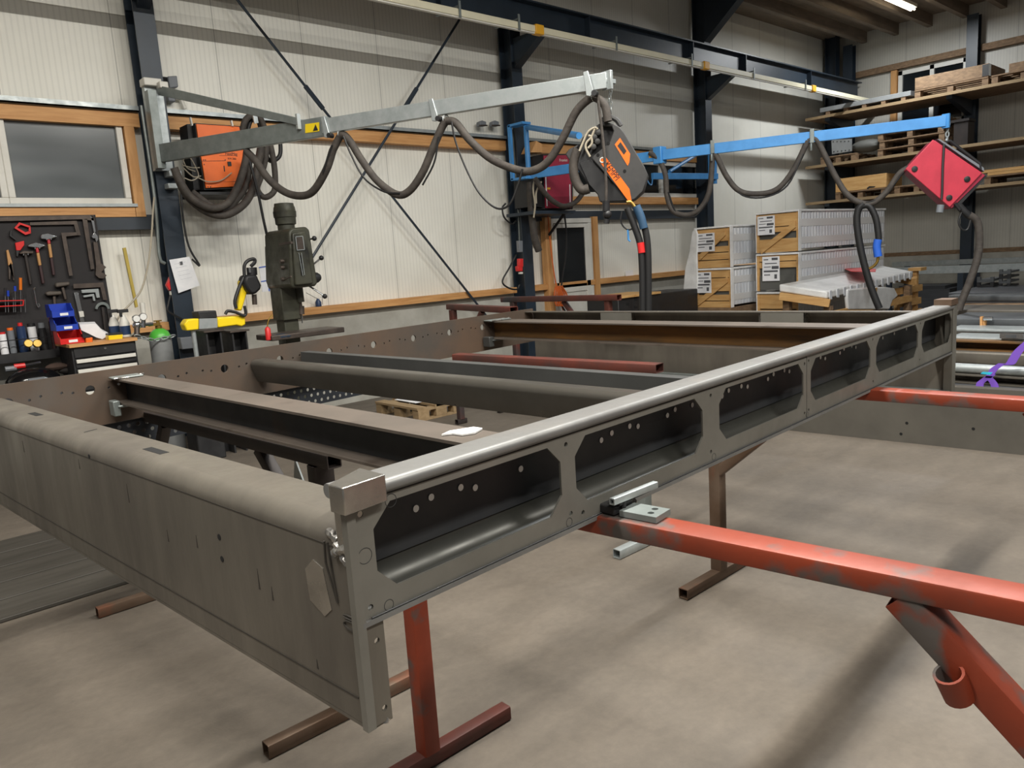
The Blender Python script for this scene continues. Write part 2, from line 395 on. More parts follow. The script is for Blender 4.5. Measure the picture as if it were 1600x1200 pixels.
for i,y in enumerate(((-6,-.12),(.12,2.48),(2.72,5.08),(5.32,7.48))):
    struct('trim_%d'%(12+i), MB().box(XE-.09,XE,y[0],y[1],1.12,1.2), M['palletw'])
    struct('trim_%d'%(16+i), MB().box(XE-.12,XE,y[0],y[1],4.98,5.1), M['palletw'])
# windows -------------------------------------------------------------
def window(n, x0, x1, z0, z1, y, mull=(), gm='glass', fr=.07, outer=None):
    m = MB().box(x0,x1,y,y+.07,z1-fr,z1).box(x0,x1,y,y+.07,z0,z0+fr).box(x0,x0+fr,y,y+.07,z0+fr,z1-fr).box(x1-fr,x1,y,y+.07,z0+fr,z1-fr)
    for a in mull: m.box(a-fr*.6,a+fr*.6,y,y+.07,z0+fr,z1-fr)
    w = struct('window_%d'%n, m, M['white'], .006)
    part('pane', MB().box(x0+fr*.5,x1-fr*.5,y+.04,y+.05,z0+fr*.5,z1-fr*.5), M[gm], w)
    return w
a = U(188,186,y=8.06); b = U(205,318,y=8.06)
wz1 = zr-.14; wz0 = zg+.14; wx1 = a.x
w1 = window(1, wx1-1.02, wx1, b.z-.005, a.z+.03, 8.05, fr=.055)
window(4, wx1-2.4, wx1-1.02, b.z-.005, a.z+.03, 8.05, fr=.055)
part('window_sill', MB().box(wx1-2.4,wx1+.03,8.0,8.1,b.z-.035,b.z-.006), M['galv'], w1)
struct('trim_20', MB().box(wx1+.01,wx1+.10,8.02,YW,b.z-.13,zr-.131), M['woodx'])
struct('trim_21', MB().box(wx1-2.6,wx1+.005,8.02,YW,b.z-.13,b.z-.037), M['wood'])
# middle window behind the red machine
a = U(893,236,y=8.06); b = U(1093,309,y=8.06)
window(2, a.x, b.x, b.z, zr-.14, 8.05, mull=(U(1033,270,y=8.06).x, U(962,270,y=8.06).x), gm='glassd', fr=.07)
struct('trim_22', MB().box(a.x-.1,cols[2]-.12,8.0,YW,b.z-.12,b.z-.005), M['wood'])
struct('trim_23', MB().box(b.x+.005,b.x+.11,8.02,YW,b.z,zr-.131), M['woodx'])
# end-wall window behind the top shelf
p = U(1380,104,x=XE-.02); q = U(1520,60,x=XE-.02)
zz1 = 4.93; zz0 = 3.75
m = MB()
y0,y1 = 5.32,6.62
for s0,s1 in ((y0,y0+.08),(y1-.08,y1),(5.93,6.01)): m.box(XE-.07,XE,s0,s1,zz0,zz1)
m.box(XE-.07,XE,y0,y1,zz1-.08,zz1).box(XE-.07,XE,y0,y1,zz0,zz0+.08)
w3 = struct('window_3', m, M['white'])
part('pane', MB().box(XE-.03,XE-.02,y0+.03,y1-.03,zz0+.03,zz1-.03), M['glassd'], w3)
struct('trim_24', MB().box(XE-.1,XE,y1+.02,y1+.14,3.6,4.97), M['woodx'])
# door ------------------------------------------------------------------
dx0 = U(860,345,y=8.0).x; dx1 = U(923,345,y=8.0).x; dz = U(900,341,y=8.0).z
m = MB().box(dx0,dx1,7.99,8.06,dz-.07,dz).box(dx0,dx0+.045,7.99,8.06,0,dz-.07).box(dx1-.07,dx1,7.99,8.06,0,dz-.07)
d1 = struct('door_1', m, M['white'], .005)
ix0,ix1,iz = dx0+.05,dx1-.08,dz-.08
gz0 = U(900,443,y=8.0).z
m = MB().box(ix0,ix0+.05,7.98,8.03,.02,iz).box(ix1-.09,ix1,7.98,8.03,.02,iz).box(ix0+.05,ix1-.09,7.98,8.03,iz-.06,iz).box(ix0+.05,ix1-.09,7.98,8.03,gz0-.12,gz0).box(ix0+.05,ix1-.09,7.995,8.02,.02,gz0-.12)
part('door_leaf', m, M['white'], d1, bevel=.005)
part('pane', MB().box(ix0+.04,ix1-.08,8.0,8.01,gz0-.01,iz-.05), M['glassd'], d1)
hh = MB().box(ix0+.03,ix0+.06,7.955,7.98,1.0,1.16).tube([(ix0+.045,7.96,1.08),(ix0+.045,7.92,1.08),(ix0+.16,7.92,1.08)],.01)
part('door_handle', hh, M['white'], d1)
for i,(a,b) in enumerate(((dx0-.15,dx0-.02),(dx1+.02,dx1+.13))):
    struct('trim_%d'%(25+i), MB().box(a,b,7.97,8.07,0,dz+.02), M['woodx'])
# bracing rods on the back wall
def rod(pts, label, y=7.95):
    ps = [U(a,b,y=y) for a,b in pts]; d = (ps[1]-ps[0]).normalized()
    th = thing('bracing_rod', label, 'bracing rod', ps[0])
    part('rod', MB().tube([ps[0],ps[1]],.016,8), M['column'], th)
    part('turnbuckle', MB().tube([ps[0]+d*1.2,ps[0]+d*1.5],.028,8), M['column'], th)
rod(((352,-24),(765,500)), 'dark diagonal bracing rod running from upper left down to the worn red trestle')
rod(((718,30),(488,402)), 'dark diagonal bracing rod leaning from the cream rail down to the drill press', 7.9)
# conductor rail in front of the crane beam
p0 = U(560,0,y=6.95); p1 = U(1338,147,y=6.95)
zc = (p0.z+p1.z)/2
cr = thing('conductor_rail', 'long cream conductor rail clipped in front of the dark crane beam', 'conductor rail', (6,6.95,zc))
part('rail', MB().box(-4,17.2,6.92,6.98,zc-.04,zc+.04), M['lightpl'], cr, bevel=.008)
part('lower_strip', MB().box(-4,17.2,6.93,6.97,zc-.055,zc-.042), M['white'], cr)
for px,py in ((715,17),(808,44),(960,73),(1078,97),(1175,117),(1256,133)):
    x = U(px,py,y=6.95).x
    part('hanger', MB().box(x-.015,x+.015,6.905,6.915,zc-.06,zc+.12).box(x-.015,x+.015,6.91,7.335,zc+.06,zc+.075), M['galvd'], cr)
for px,py in ((840,49),(1101,103),(1269,136)):
    x = U(px,py,y=6.95).x
    part('joint_cover', MB().box(x-.07,x+.07,6.90,6.99,zc-.06,zc+.055), M['amber'], cr, bevel=.01)
# lamps ----------------------------------------------------------------
def batten(x, y, z, label, L=1.5, rot=0, power=60, hang=True):
    t = thing('ceiling_lamp', label, 'lamp', (x,y,z), 'fluorescent lamps under the roof')
    ax = V((1,0,0)) if not rot else V((0,1,0)); ay = V((0,1,0)) if not rot else V((1,0,0))
    c = V((x,y,z)); u = V((0,0,1))
    def bx(a0,a1,b0,b1,z0,z1): return MB().hexa([c+ax*a+ay*b+u*h for h in (z0,z1) for a,b in ((a0,b0),(a1,b0),(a1,b1),(a0,b1))])
    part('housing', bx(-L/2,L/2,-.07,.07,.03,.09), M['white'], t)
    part('tube', MB().tube([c-ax*(L/2-.03)-ay*.03, c+ax*(L/2-.03)-ay*.03],.016,8).tube([c-ax*(L/2-.03)+ay*.03, c+ax*(L/2-.03)+ay*.03],.016,8), M['lamp'], t)
    if hang:
        m = MB()
        for s in (-.4,.4): m.tube([c+ax*L*s+u*.09, V((c.x+ax.x*L*s, c.y+ax.y*L*s, 5.9))],.004,5)
        part('hanger', m, M['galvd'], t)
    la = bpy.data.lights.new('lamp_light','AREA'); la.shape = 'RECTANGLE'; la.size = L; la.size_y = .12; la.energy = power; la.color = (1,.965,.9) if x < 6 else (.93,.97,1)
    lo = bpy.data.objects.new('lamp_light', la); C.objects.link(lo); lo.location = (x,y,z-.03)
    if rot: lo.rotation_euler = (0,0,PI/2)
    return t
LAMPS = [(-1.2,2.0,5.45),(1.3,2.0,5.45),(3.8,2.0,5.45),(6.6,2.0,5.45),(-.6,-1.8,5.45),(2.2,-1.8,5.45),(5.2,-1.8,5.45)]
LAMP_POWER = [LP,LP,LP,LP*.75,LP*.75,LP*.75,LP*.75]
for i,(x,y,z) in enumerate(LAMPS):
    batten(x,y,z, 'twin-tube fluorescent lamp hung under the roof outside the frame', L=1.6, power=LAMP_POWER[i], hang=y>-1.9)
pl = U(1405,6,z=5.6)
batten(pl.x,pl.y,5.6,'bright twin-tube lamp below the timber joists near the end wall',L=1.3,power=LP*.6)
# ================================================================== the welded steel frame on trestles
A = V((.605,1.10,0)); B = V((4.19,1.31,0)); D = V((.385,3.725,0)); Cc = V((3.985,4.135,0))
Z = V((0,0,1))
fr = thing('steel_chassis', 'large raw steel frame with octagonal cut-outs lying across the red trestles', 'steel frame', (2.3,2.6,1.0))
def P3(p, z): return V((p.x,p.y,z))
# --- near long side beam
e = (B-A).normalized(); nin = V((-e.y,e.x,0)); L = (B-A).length
def at(s, d, z, P=A, ee=e, nn=nin): return P + ee*s + nn*d + Z*z
prof = rrect(-.012,.074,.0,.026,.0125,5)
side = part('side_beam', MB().sweep(at(-.0,0,1.2125), at(L-.03,0,1.2125), prof, side=nin).sweep(at(0,0,0),at(L,0,0),[(-.008,.990),(.085,.990),(.085,.999),(-.008,.999)],side=nin), M['tubetop'], fr)
OP = [(.043,.541),(.591,1.144),(1.235,1.80),(1.86,2.425),(2.49,3.02),(3.075,3.55)]
def octo(a, b, z0=1.042, z1=1.188, c=.04): return [(a+c,z0),(b-c,z0),(b,z0+c),(b,z1-c),(b-c,z1),(a+c,z1),(a,z1-c),(a,z0+c)]
OPp = [octo(a,b,1.04+.0045*a,1.196+.001*a) for a,b in OP]
def bolts(lst): return [circ(p,.006,8) for p in lst]
P1 = plate([(.0,1.001),(1.825,1.001),(1.825,1.21),(.0,1.21)], OPp[:3]+bolts([(.02,1.19),(.022,1.02),(.563,1.19),(.568,1.03),(.61,1.02),(1.19,1.19),(1.185,1.03),(1.81,1.19),(1.81,1.02)]), .005, A, e, Z)
P2 = plate([(1.829,1.001),(L-.01,1.001),(L-.01,1.213),(1.829,1.213)], OPp[3:]+bolts([(1.843,1.195),(1.843,1.025),(2.45,1.195),(2.46,1.025),(3.05,1.195),(3.05,1.03)]), .005, A, e, Z)
part('cover_plate', P1, M['plate'], side); part('cover_plate', P2, M['plate'], side)
# channel behind: web with drilled holes, filleted bottom flange
hl = [(0.199,1.133),(.239,1.145),(.318,1.144),(.358,1.133),(.498,1.139),(.792,1.14),(.836,1.149),(.914,1.151),(.951,1.143),(1.093,1.145),(1.133,1.154),(1.225,1.15),(1.399,1.145),(1.439,1.156),(1.521,1.156),(1.562,1.148),(1.706,1.15),(1.748,1.16),(1.831,1.16),(1.87,1.151),(2.017,1.152),(2.058,1.162),(2.139,1.163),(2.182,1.153),(2.326,1.155),(2.367,1.165),(2.448,1.166),(2.492,1.156),(2.68,1.167),(2.765,1.169),(2.807,1.157),(2.955,1.159),(3.123,1.161)]
web = plate([(.055,1.06),(L-.01,1.06),(L-.01,1.208),(.055,1.208)], [circ(p,.0055,10) for p in hl], .006, A+nin*.082, e, Z)
part('channel_web', web, M['mill'], side)
fil = [(.082-.05*(1-math.cos(a)), 1.06-.052*math.sin(a)) for a in [PI/2*i/8 for i in range(9)]]
fil = fil + [(.004,1.008),(.004,1.001)] + [(.088,1.001),(.088,1.06)]
part('channel_flange', MB().sweep(at(.055,0,0), at(L-.012,0,0), fil, side=nin), M['channel'], side)
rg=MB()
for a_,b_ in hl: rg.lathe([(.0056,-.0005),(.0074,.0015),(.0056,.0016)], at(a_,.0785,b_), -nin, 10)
part('lit_hole_rim', rg, M['rim'], side)  # near-white rims paint the lamplight caught on the hole edges
part('seam_weld', MB().tube([at(.02,-.006,1.002),at(L-.04,-.006,1.002)],.0016,6), M['mill'], side)
# faint stamped circles
for s,z,r in ((.021,1.115,.014),(.085,1.196,.012),(.06,1.01,.010),(.56,1.012,.010),(1.2,1.012,.010),(1.83,1.012,.01)):
    part('stamped_circle', MB().tube([at(s+r*math.cos(t),-.0026,z+r*math.sin(t)) for t in [2*PI*i/20 for i in range(21)]],.0006,4), M['mill'], side)
# --- near end beam (folded sheet with a rounded top and a return lip)
eE = (D-A).normalized(); nE = V((eE.y,-eE.x,0))   # inward
if nE.x < 0: nE = -nE
LE = (D-A).length+.02
def atE(s,d,z): return A + eE*s + nE*d + Z*z
def fold(zb, zt, r, w, t):
    o = [(0,zb)] + [(r-r*math.cos(a), zt-r+r*math.sin(a)) for a in [PI/2*i/8 for i in range(9)]] + [(w,zt)]
    i = [(w,zt-t)] + [(r-(r-t)*math.cos(a), zt-r+(r-t)*math.sin(a)) for a in [PI/2*(8-i)/8 for i in range(9)]] + [(t,zb)]
    return o+i
endb = part('end_beam', MB().sweep(atE(0.004,0,0), atE(LE,0,0), fold(.80,1.168,.04,.0401,.006), side=nE).sweep(atE(.095,0,0), atE(LE,0,0), [(.04,1.162),(.125,1.162),(.125,1.168),(.04,1.168)], side=nE), M['steel'], fr)
part('end_post', MB().hexa([atE(s_,d_,z_) for z_ in (1.10,1.2005) for s_,d_ in ((-.002,-.002),(.045,-.002),(.045,.035),(-.002,.035))]), M['bright'], endb, bevel=.004)
part('bottom_lip', MB().sweep(atE(.004,0,0), atE(LE,0,0), [(.0,.792),(.05,.792),(.05,.799),(.0,.799)], side=nE), M['steel'], endb)
part('crease_line', MB().sweep(atE(.03,0,0), atE(LE,0,0), [(-.0012,.846),(.001,.846),(.001,.849),(-.0012,.849)], side=nE), M['stain'], endb)
part('crease_line', MB().sweep(atE(.06,0,0), atE(LE,0,0), [(-.0008,1.124),(.001,1.124),(.001,1.1265),(-.0008,1.1265)], side=nE), M['stain'], endb)
lip = plate([(0,.80),(.045,.80),(.045,.99),(0,.99)], [circ((.028,.955),.006,8), circ((.030,.825),.006,8)], .006, atE(.0,0,0), nE, Z)
part('return_lip', lip, M['steel'], endb)
# corner post, welds
part('corner_strip', MB().sweep(atE(-.004,0,.80), atE(-.004,0,1.225), [(-.006,-.004),(.012,-.004),(.012,.012),(-.006,.012)], up=eE), M['plate'], endb)
random.seed(3)
def bead(p, q, r, n, par):
    p=V(p); q=V(q); wm=MB(); pts=[]; 
    for k in range(n): pts.append(p.lerp(q,k/(n-1))+V((random.uniform(-1,1),random.uniform(-1,1),random.uniform(-1,1)))*r*.15)
    b=len(wm.v); wm.tube(pts, r, 8, smooth=3)
    for i_,v in enumerate(wm.v): wm.v[i_]=v+V((random.uniform(-1,1),random.uniform(-1,1),random.uniform(-1,1)))*r*.12
    return part('weld_bead', wm, M['weld'], par)
bead(atE(.004,-.003,1.215), atE(.006,-.002,1.10), .008, 8, endb)
bead(atE(.008,-.001,1.135), atE(.055,-.0005,1.115), .009, 7, endb)
bead(atE(.045,.002,1.14), atE(.075,.004,1.148), .008, 5, endb)
bead(atE(.02,.0,1.10), atE(.05,-.0,1.135), .007, 5, endb)
bead(atE(.002,.0,1.0), atE(.002,.04,.995), .005, 7, endb)
bead(atE(.0,.03,.80), atE(.01,.045,.797), .007, 4, endb)
part('ground_patch', MB().prism([atE(s,-.0012,z) for s,z in ((.085,1.0),(.11,.98),(.155,1.0),(.16,1.06),(.13,1.085),(.1,1.075))], nE*.002), M['bright'], endb)
for px0,py0,px1,py1,hw in ((43,643,68,651,.05),(224,700,262,708,.055)):
    c0 = U((px0+px1)/2,(py0+py1)/2,z=1.1685); s = (c0-A).dot(eE); d=(c0-A).dot(nE)
    part('slot', MB().hexa([atE(s+a,d+b_,z) for z in (1.1675,1.1688) for a,b_ in ((-hw,-.012),(hw,-.012),(hw,.012),(-hw,.012))]), M['hole'], endb)
c0 = U(142,673,z=1.1685); s=(c0-A).dot(eE); d=(c0-A).dot(nE)
part('slot', MB().hexa([atE(s+a,d+b_,z) for z in (1.1675,1.1688) for a,b_ in ((-.006,-.02),(.0,-.02),(.012,.02),(.006,.02))]), M['hole'], endb)
# drip marks and weld scribbles on the outer face
for s,z,h in ((1.35,1.08,.03),(1.0,1.04,.05),(.62,1.0,.03),(.35,.97,.045),(.30,.96,.03),(.16,.86,.02),(1.9,1.06,.04),(.78,.98,.03)):
    part('drip_stain', MB().prism([atE(s,-.0006,z),atE(s-.003,-.0006,z+h),atE(s-.006,-.0006,z)], nE*.001), M['stain'], endb)
for s,z in ((.5,1.05),(.5,1.0),(1.25,1.13)): part('bolt_hole', MB().lathe([(.007,-.0006),(.007,.0006)], atE(s,-.0004,z), nE, 10), M['hole'], endb)
part('weld_scribble', MB().tube([atE(.075,-.001,1.13),atE(.07,-.001,1.08),atE(.062,-.001,1.02)],.0025,6), M['stain'], endb)
part('weld_scribble', MB().tube([atE(.085,-.001,1.13),atE(.088,-.001,1.09),atE(.064,-.001,1.02)],.002,6), M['stain'], endb)
part('weld_loop', MB().tube([atE(.03+.02*math.cos(t),-.001,.985+.008*math.sin(t)) for t in [2*PI*i/16 for i in range(17)]],.002,5), M['stain'], endb)
part('weld_loop', MB().tube([atE(.03+.018*math.cos(t),-.001,1.0+.003*math.sin(t)) for t in [2*PI*i/16 for i in range(17)]],.002,5), M['stain'], endb)
# --- far long side: drilled plate
e2 = (Cc-D).normalized(); n2 = V((-e2.y,e2.x,0)); L2 = (Cc-D).length
off = (D-V((.45,3.733,0))).dot(e2)
hs = []
for k in range(11):
    s = .08 - off + .3235*k
    if s < L2-.12: hs.append(circ((s,1.142),.021,20))
    for ds,z in ((.08,1.14),(.124,1.149),(.207,1.149),(.251,1.141)):
        if s+ds < L2-.1: hs.append(circ((s+ds,z),.0062,8))
far = part('drilled_side_plate', plate([(0,.975),(L2,.975),(L2,1.222),(0,1.222)], hs, .012, D, e2, Z), M['brownst'], fr)
ph = [circ((.06+.043*i+.021*(j%2), .945-.036*j), .010, 8) for i in range(44) for j in range(3)]
part('perforated_flange', plate([(.02,.85),(2.02,.85),(2.02,.97),(.02,.97)], ph, .005, D-n2*(-.02), e2, Z), M['perf'], far)
# --- far end beam
eF = (Cc-B).normalized(); nF = V((-eF.y,eF.x,0))
if nF.x > 0: nF = -nF
LF = (Cc-B).length
def atF(s,d,z): return B + eF*s + nF*d + Z*z
farend = part('end_beam', MB().sweep(atF(0,0,0), atF(LF-.012,0,0), fold(.80,1.207,.04,.10,.006), side=nF), M['steel'], fr)
part('bottom_lip', MB().sweep(atF(.0,0,0), atF(LF-.012,0,0), [(.0,.792),(.05,.792),(.05,.799),(.0,.799)], side=nF), M['galvd'], farend)
for y0 in (.72,.98,1.9,2.12):
    part('bracket', MB().hexa([atF(s,d,z) for z in (1.12,1.2) for s,d in ((y0,.08),(y0+.012,.08),(y0+.012,.006),(y0,.006))]), M['bright'], farend)
for y0 in (.85,2.0):
    part('splice_plate', MB().hexa([atF(s,d,z) for z in (1.1,1.2) for s,d in ((y0-.13,.095),(y0+.12,.095),(y0+.12,.101),(y0-.13,.101))]), M['plate'], farend)
# corner post at the far near corner with its cap
part('corner_post', MB().hexa([V((B.x+dx,B.y+dy,z)) for z in (.79,1.235) for dx,dy in ((-.035,-.012),(.02,-.01),(.02,.03),(-.035,.03))]), M['plate'], fr, bevel=.003)
part('corner_cap', MB().hexa([V((B.x+dx,B.y+dy,z)) for z in (1.236,1.266) for dx,dy in ((-.10,-.02),(.01,-.015),(.01,.06),(-.10,.06))]), M['browntube'], fr)
# bright wedge cap at the near corner
cp = [U(512,757,z=1.25),U(535,763,z=1.25),U(602,741,z=1.25),U(562,730.5,z=1.25)]
part('corner_cap', MB().hexa([p+V((0,0,-.048)) for p in cp]+cp), M['bright'], fr, 'bright wedge shaped corner cap', .002)
# --- cross beams
def ibeam(name, p0, p1, zt, w, h, mflange, mweb, tf=.008, tw=.007):
    q0=V((p0[0],p0[1],zt-h/2)); q1=V((p1[0],p1[1],zt-h/2))
    hw,hh = w/2,h/2
    b = part(name, MB().sweep(q0,q1,[(-hw,hh-tf),(hw,hh-tf),(hw,hh),(-hw,hh)]), M[mflange], fr)
    part('web', MB().sweep(q0,q1,[(-tw/2,-hh+tf),(tw/2,-hh+tf),(tw/2,hh-tf),(-tw/2,hh-tf)]), M[mweb], b)
    part('lower_flange', MB().sweep(q0,q1,[(-hw,-hh),(hw,-hh),(hw,-hh+tf),(-hw,-hh+tf)]), M[mflange], b)
    return b
def yfar(x): return D.y + (x-D.x)*(Cc.y-D.y)/(Cc.x-D.x) - .008
def ynear(x): return A.y + (x-A.x)*(B.y-A.y)/(B.x-A.x) + .088
def endplates(b, x, w, zt, h, lbm='galvd'):
    y = yfar(x)
    part('end_plate', MB().box(x-w*.62,x+w*.42,y-.10,y-.012,zt+.001,zt+.009), M['galvd'], b, bevel=.004)
    part('lower_bracket', MB().box(x-w*.75,x-w*.5,y-.09,y-.02,zt-h-.05,zt-h+.02).box(x-w*.6,x+w*.2,y-.1,y-.04,zt-h-.012,zt-h-.001), M[lbm], b, bevel=.004)
    bead((x-w*.6,y-.1,zt+.006),(x-w*.1,y-.1,zt+.006),.005,6,b); bead((x+w*.2,y-.07,zt+.006),(x+w*.55,y-.05,zt+.006),.005,6,b)
b = ibeam('cross_beam',(1.008,yfar(1.008)),(1.14,ynear(1.14)),1.18,.122,.116,'flange','mill'); endplates(b,1.008,.122,1.18,.116)
b = ibeam('cross_beam',(3.545,yfar(3.545)),(3.66,ynear(3.66)),1.18,.18,.125,'flange','rust'); endplates(b,3.545,.18,1.18,.125,'mill2')
# rounded box beam
x0,x1 = 1.70,1.885
q0=V((x0,yfar(x0)-.012,1.107)); q1=V((x1,ynear(x1),1.107))
hp=[(-.036,-.058),(.036,-.058),(.036,.03)]+[(.036-.028+.028*math.cos(a),.03+.028*math.sin(a)) for a in [PI/2*i/6 for i in range(1,7)]]+[(-.036+.028*math.cos(a),.03+.028*math.sin(a)) for a in [PI/2+PI/2*i/6 for i in range(7)]]
rb = part('rounded_cross_beam', MB().sweep(q0,q1,hp,side=(1,0,0)), M['steel2'], fr)
part('seam_line', MB().sweep(q0,q1,[(-.0366,-.002),(-.0355,-.002),(-.0355,.001),(-.0366,.001)],side=(1,0,0)), M['stain'], rb)
part('seam_line', MB().sweep(q0,q1,[(-.0366,-.022),(-.0355,-.022),(-.0355,-.019),(-.0366,-.019)],side=(1,0,0)), M['stain'], rb)
x0,x1=1.945,2.12
q0=V((x0,yfar(x0)-.01,1.112)); q1=V((x1,ynear(x1),1.112))
part('channel_cross_beam', MB().sweep(q0,q1,[(-.004,-.055),(.05,-.055),(.05,-.048),(.003,-.048),(.003,.049),(.05,.049),(.05,.056),(-.004,.056)],side=(1,0,0)), M['mill2'], fr)
# ================================================================== trestles
def trestle(label, r0, r1, zt, legs, mr, ml, mf, foot=.62, braces=(), w=.078, h=.045, extra=None, rotf=None, legw=.06):
    t = thing('work_trestle', label, 'trestle', ((r0[0]+r1[0])/2,(r0[1]+r1[1])/2,0))
    p0=V((r0[0],r0[1],zt-h/2)); p1=V((r1[0],r1[1],zt-h/2))
    part('rail', MB().sqtube(p0,p1,w,h), M[mr], t)
    d=(p1-p0).normalized(); sd=V((-d.y,d.x,0))
    for lx,ly in legs:
        part('leg', MB().sqtube((lx,ly,.05),(lx,ly,zt-h),legw,.06,up=(0,1,0)), M[ml], t)
        fd = rotf or V((1,0,0))
        part('foot', MB().sqtube(V((lx,ly,.027))-fd*foot/2,V((lx,ly,.027))+fd*foot/2,.05,.05), M[mf], t)
    for a,b_ in braces:
        part('brace', MB().sqtube(a,b_,.045,.045), M[ml], t)
    return t
# near right trestle
t2 = trestle('red primer trestle in the foreground with a clamp plate on its rail', (1.20,1.84),(1.55,-.75),.999, [(1.235,1.89)], 'primer','primer','primerd', foot=.68,
   braces=())
dr = V((1.55-1.20,-.75-1.84,0)).normalized()
bt = U(1405,930,z=.952); xb = 1.20+(1.84-bt.y)/2.59*.35
bot = V((xb+.10, bt.y-.62, .38))
part('brace', MB().sqtube((xb,bt.y,.952),(xb+.085*1.36,bt.y-.62*1.36,.952-.622*1.36),.07,.06), M['primer'], t2)
part('leg', MB().sqtube((1.50,-.39,.05),(1.50,-.39,.954),.06,.06,up=(0,1,0)), M['primer'], t2)
part('foot', MB().sqtube((1.17,-.39,.027),(1.83,-.39,.027),.05,.05), M['primerd'], t2)
sp_ = V((xb+.085*.42, bt.y-.62*.42, .952-.622*.42))
c0 = UP(1482,1052,(xb+.04-.062,bt.y-.2,0),(1,.135,0))
part('sleeve', MB().sweep(c0, c0+V((.022,-.012,-.05)), circ((0,0),.026,18), up=(0,1,0), inner=circ((0,0),.021,18)), M['primer'], t2)
cp_ = (xb+.02, bt.y-.2)
# far right trestle
t5 = trestle('red primer trestle under the far corner of the frame on the right', (2.99,2.05),(3.16,-.1),.999, [(3.035,1.95)], 'primer','browntube','browntube', foot=.6,
   braces=((U(1122,738,x=3.03),U(1200,676,x=3.03)),))
part('brace', MB().sqtube((3.13,.72,.952),(3.145,.14,.10),.06,.05), M['primer'], t5)
part('leg', MB().sqtube((3.145,.1,.05),(3.145,.1,.954),.06,.06,up=(0,1,0)), M['primer'], t5)
part('foot', MB().sqtube((2.85,.1,.027),(3.44,.1,.027),.05,.05), M['primerd'], t5)
# trestle under the near I-beam
t1 = trestle('dark trestle under the nearest cross beam', (1.075,4.08),(1.192,2.23),.999, [(1.19,2.33),(1.09,4.0)], 'darktube','darktube','browntube', foot=.62, w=.055, h=.05, legw=.075,
   braces=(((1.19,2.42,.62),(1.165,2.75,.948)),((1.09,3.95,.55),(1.11,3.65,.948)),((1.14,3.12,.25),(1.14,3.12,.948))))
part('gusset_plate', MB().prism([(1.19,2.52,.94),(1.21,2.40,.66),(1.19,2.62,.62)],(.006,0,0)), M['galv'], t1)
# inner far trestle
t4 = trestle('worn red trestle lying inside the frame between the far cross beams', (3.12,4.0),(3.27,2.44),.999, [(3.16,2.49)], 'primerd','galvd','galv', foot=.5, w=.08,h=.05)
# back trestles behind the frame
t7 = trestle('worn red trestle behind the drilled plate, nearer the drill press', (4.66,6.02),(4.36,4.75),1.2, [(4.6,5.9)], 'primerd','primerd','darktube', foot=.12, w=.08,h=.055,
   braces=(((4.52,5.6,.8),(4.47,5.3,1.145)),))
t8 = trestle('worn red trestle behind the drilled plate, nearer the white door', (5.45,6.1),(5.6,4.62),1.205, [(5.46,5.95),(5.59,4.75)], 'primerd','primerd','darktube', w=.08,h=.055,
   braces=(((5.57,5.05,.85),(5.55,5.3,1.15)),))
# clamp plate on the near trestle
cl = thing('clamp_plate', 'grey steel clamp plate with two holes on the near red rail', 'clamp', (1.26,1.06,1.0))
k0 = U(1000,797,z=1.012); 
def dirx(a,b): return k0 + dr*a + V((-dr.y,dr.x,0))*b
pl_ = plate([(-.035,-.033),(.06,-.033),(.06,.033),(-.035,.033)], [circ((.035,-.012),.008,10),circ((.03,.016),.008,10)], .014, V((k0.x,k0.y,1.008)), dr, V((-dr.y,dr.x,0)))
part('plate', pl_, M['galvd'], cl)
a_ = U(956,784,z=1.04); b_ = U(1024,757,z=1.04)
part('bar', MB().sqtube(a_,b_,.016,.016,.003), M['galv'], cl)
part('clamp_screw', MB().tube([a_.lerp(b_,.25)+V((0,0,-.03)),a_.lerp(b_,.25)],.006,8).tube([a_.lerp(b_,.6)+V((0.0,0.02,-.032)),a_.lerp(b_,.35)+V((.02,.02,-.006))],.012,8), M['black'], cl)

part('clamp_base', MB().cbox((k0.x,k0.y,0)+dr*-.075+V((0,0,1.012)) if 0 else V((k0.x,k0.y,1.012))-dr*.075,.07,.07,.022).cbox(V((k0.x,k0.y,1.028))-dr*.05,.05,.035,.012), M['black'], cl, bevel=.004)
pw=[U(a,b,z=1.1815) for a,b in ((690,681),(703,675),(722,672),(740,669),(754,671),(742,678),(722,681),(708,679))]
solo('crumpled_film', MB().prism(pw,(0,0,.004)), M['filmw'], 'scrap of white film lying on the nearest cross beam', 'film')
# ================================================================== swing jibs and welding gear
def vplane(p, q):   # vertical plane through p,q
    d = V(q)-V(p); return (V(p), V((-d.y,d.x,0)).normalized())
def poly(pl, pts): return [UP(a,b,pl[0],pl[1]) for a,b in pts]
cx1 = cols[0]
# ---- galvanised jib
piv = U(248,248,y=7.68); zA = piv.z
j1 = U(508,199,z=zA-.0); j2 = U(945,124,z=zA+.02)
jib = thing('swing_jib', 'galvanised swing jib on the first dark column carrying the black wire feeder', 'jib', (piv.x,7.7,zA-.1))
ztop = U(236,135,y=7.72).z
part('wall_post', MB().box(cx1-.115,cx1+.05,7.74,7.815,zA-.10,ztop), M['galv'], jib)
part('pivot_post', MB().box(piv.x-.03,piv.x+.045,7.64,7.73,zA-.09,ztop-.05), M['galvd'], jib)
part('bracket', MB().box(cx1-.13,cx1+.03,7.68,7.815,ztop,ztop+.07).box(cx1-.02,cx1+.06,7.6,7.7,ztop-.03,ztop+.03), M['white'], jib, bevel=.008)
part('lower_bracket', MB().box(cx1-.02,cx1+.10,7.66,7.815,zA-.16,zA-.105).box(cx1-.03,cx1+.07,7.7,7.815,zA-.27,zA-.22), M['galv'], jib, bevel=.006)
